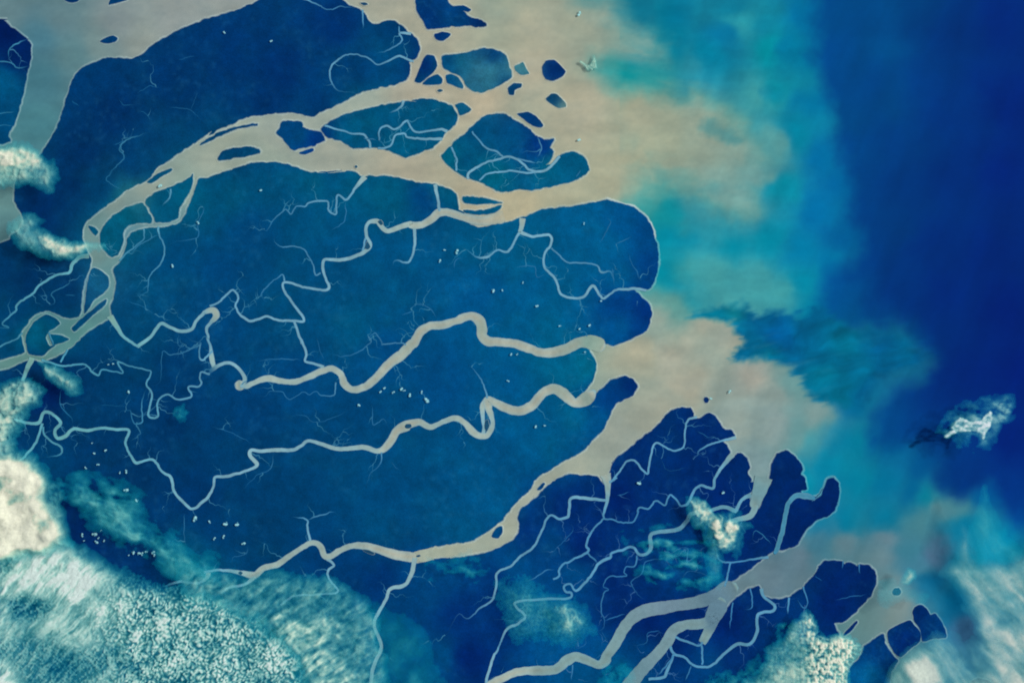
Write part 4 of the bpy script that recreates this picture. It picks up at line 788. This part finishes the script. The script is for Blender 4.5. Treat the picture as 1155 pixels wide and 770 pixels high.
PUFFS = [
 ('tiny white cloud puff over the plain just right of the cream bank', 'puffs right of the cream bank', "A2 410,505,14 457,492,14 425,553,14 372,568,16 548,583,16 520,588,10 547,665,24 593,710,18 400,460,8"),
 ('tiny white cloud puff between the cream bank and the turquoise veil', 'puffs by the bank and the veil', "A3 357,128,18 410,125,26 428,140,12 418,158,15 453,152,15 365,152,9 438,108,9"),
 ('tiny white cloud puff in the short row along the dark edge above the rippled deck', 'row of puffs above the rippled deck', "A3 580,203,19 603,206,17 617,209,17 635,199,13 664,203,17 670,213,17 560,215,8"),
 ('tiny white cloud puff above the lower left river, right of the turquoise veil', 'puffs above the lower left river', "A3 847,58,22 B3 95,80,24 145,82,22 85,135,15 45,143,14 172,165,20 25,70,13"),
 ('tiny white cloud puff in the cluster between the two middle rivers', 'puffs between the middle rivers', "B2 672,295,16 857,227,19 822,240,16 895,252,16 785,222,13 768,238,14 870,232,10 C2 83,272,26 10,252,14 60,240,14"),
 ('faint little cloud puff on the land tongue between the two middle river mouths', 'puffs near the middle river mouths', "C2 450,75,12 475,75,12 435,190,13 595,385,13 555,390,12 770,65,12"),
 ('little white cloud puff scattered over the plain north of the first middle river', 'puffs north of the first middle river', "C1 213,362,18 160,355,11 140,402,14 372,530,17 410,530,10 562,598,17 660,683,14 745,697,14 788,682,14 765,240,13 840,575,13 500,495,11"),
 ('faint little cloud puff on the plain left of the zigzag creek', 'faint puffs left of the zigzag creek', "A1 860,235,14 750,422,15 B1 248,95,14"),
 ('faint little cloud puff over the dark northern plain', 'faint puffs over the northern plain', "B0 88,143,13 293,180,13"),
 ('tiny white cloud puff over the tan plume off the creek marsh', 'puffs over the southern plume', "D2 512,237,16 431,268,14"),
 ('bluish little cloud puff over the looping creeks on the left', 'puffs over the left creeks', "A2 558,237,14 490,116,9 470,120,9"),
 ('tiny pale cloud puff by itself over the tan plume right of the rounded lobe island', None, "C0 742,607,15"),
 ('tiny pale curl of cloud at the top, where tan water turns teal', None, "C0 745,60,20"),
 ('yellowish little puff over the upper river at its bend', None, "A1 693,75,20"),
 ('bright small puff on the creek marsh, right of the long pale creek mouth', None, "D2 120,635,18"),
 ('dim small puff on the marsh tip left of the grey channel', None, "D2 485,675,16"),
]
rng = random.Random(8)
for lb, gr, s in PUFFS:
    for px, py, w in T(s):
        k = rng.randrange(4)
        if not used_p[k]: o = protos[k]; used_p[k] = True
        else: o = protos[k].copy(); COL.objects.link(o)
        z = .3; r = w * K * rng.uniform(.46, .62)
        sc = (CAMZ - z) / CAMZ
        o.location = (wx(px) * sc, wy(py) * sc, z); o.scale = (r * rng.uniform(.9, 1.2), r * rng.uniform(.85, 1.1), r * .7)
        o.rotation_euler = (0, 0, rng.uniform(0, 6.28))
        tag(o, lb, 'cloud', 'thing', gr)
        if not gr and 'group' in o: del o['group']
for k in range(4):
    if not used_p[k]: bpy.data.objects.remove(protos[k])
def shard(X, Y):
    U, V = warp(X, Y, .8, 4, 961)
    d = np.maximum(soft("C0 755,275 790,285 808,240 818,265 822,300 800,300 780,310", U, V, 1.6) * .75, stroke("C0 750,270 800,302", U, V, .5, 1.5) * .8)
    return d * (.6 + .6 * fbm(X / 2, Y / 2, 963, 3)), .4 + fbm(X / 3, Y / 3, 965, 3)
cloud('small pale green jagged cloud shard where the tan plume meets teal water at the top', (650, 58, 680, 86), .4, shard, .4, .2, .6, cream=np.array((190, 215, 195.)), tl=np.array((90, 165, 165.)))

# ------------------------------------------------------------------ camera, sun, sky
cam = bpy.data.cameras.new('camera'); co = bpy.data.objects.new('camera', cam); COL.objects.link(co)
co.location = (0, 0, CAMZ)
cam.sensor_width = 36; cam.lens = 36 * CAMZ / (1155 * K); cam.clip_start = 1; cam.clip_end = 20000
C.camera = co
az = math.atan2(.93, .36); el = math.radians(50)            # clockwise from north
d = Vector((math.sin(az) * math.cos(el), math.cos(az) * math.cos(el), math.sin(el)))
sun = bpy.data.lights.new('sun', 'SUN'); sun.energy = 3.3; sun.angle = math.radians(.6); sun.color = (1, .965, .90)
so = bpy.data.objects.new('sun', sun); COL.objects.link(so); so.rotation_euler = d.to_track_quat('Z', 'Y').to_euler()
so.location = (60, 30, 200)
w = bpy.data.worlds.new('World'); C.world = w; w.use_nodes = True
nt = w.node_tree; bg = nt.nodes['Background']; sk = nt.nodes.new('ShaderNodeTexSky'); sk.sky_type = 'NISHITA'; sk.sun_disc = False
sk.sun_elevation = el; sk.sun_rotation = az
nt.links.new(sk.outputs[0], bg.inputs[0]); bg.inputs[1].default_value = .07
vs = C.view_settings; C.display_settings.display_device = 'sRGB'
vs.view_transform = 'Standard'; vs.look = 'None'; vs.exposure = 0; vs.gamma = 1; vs.use_curve_mapping = False
C.render.engine = 'CYCLES'
C.cycles.max_bounces = 6; C.cycles.diffuse_bounces = 3; C.cycles.transparent_max_bounces = 24
C.cycles.use_denoising = True
C.cycles.pixel_filter_type = 'BLACKMAN_HARRIS'; C.cycles.filter_width = 1.9
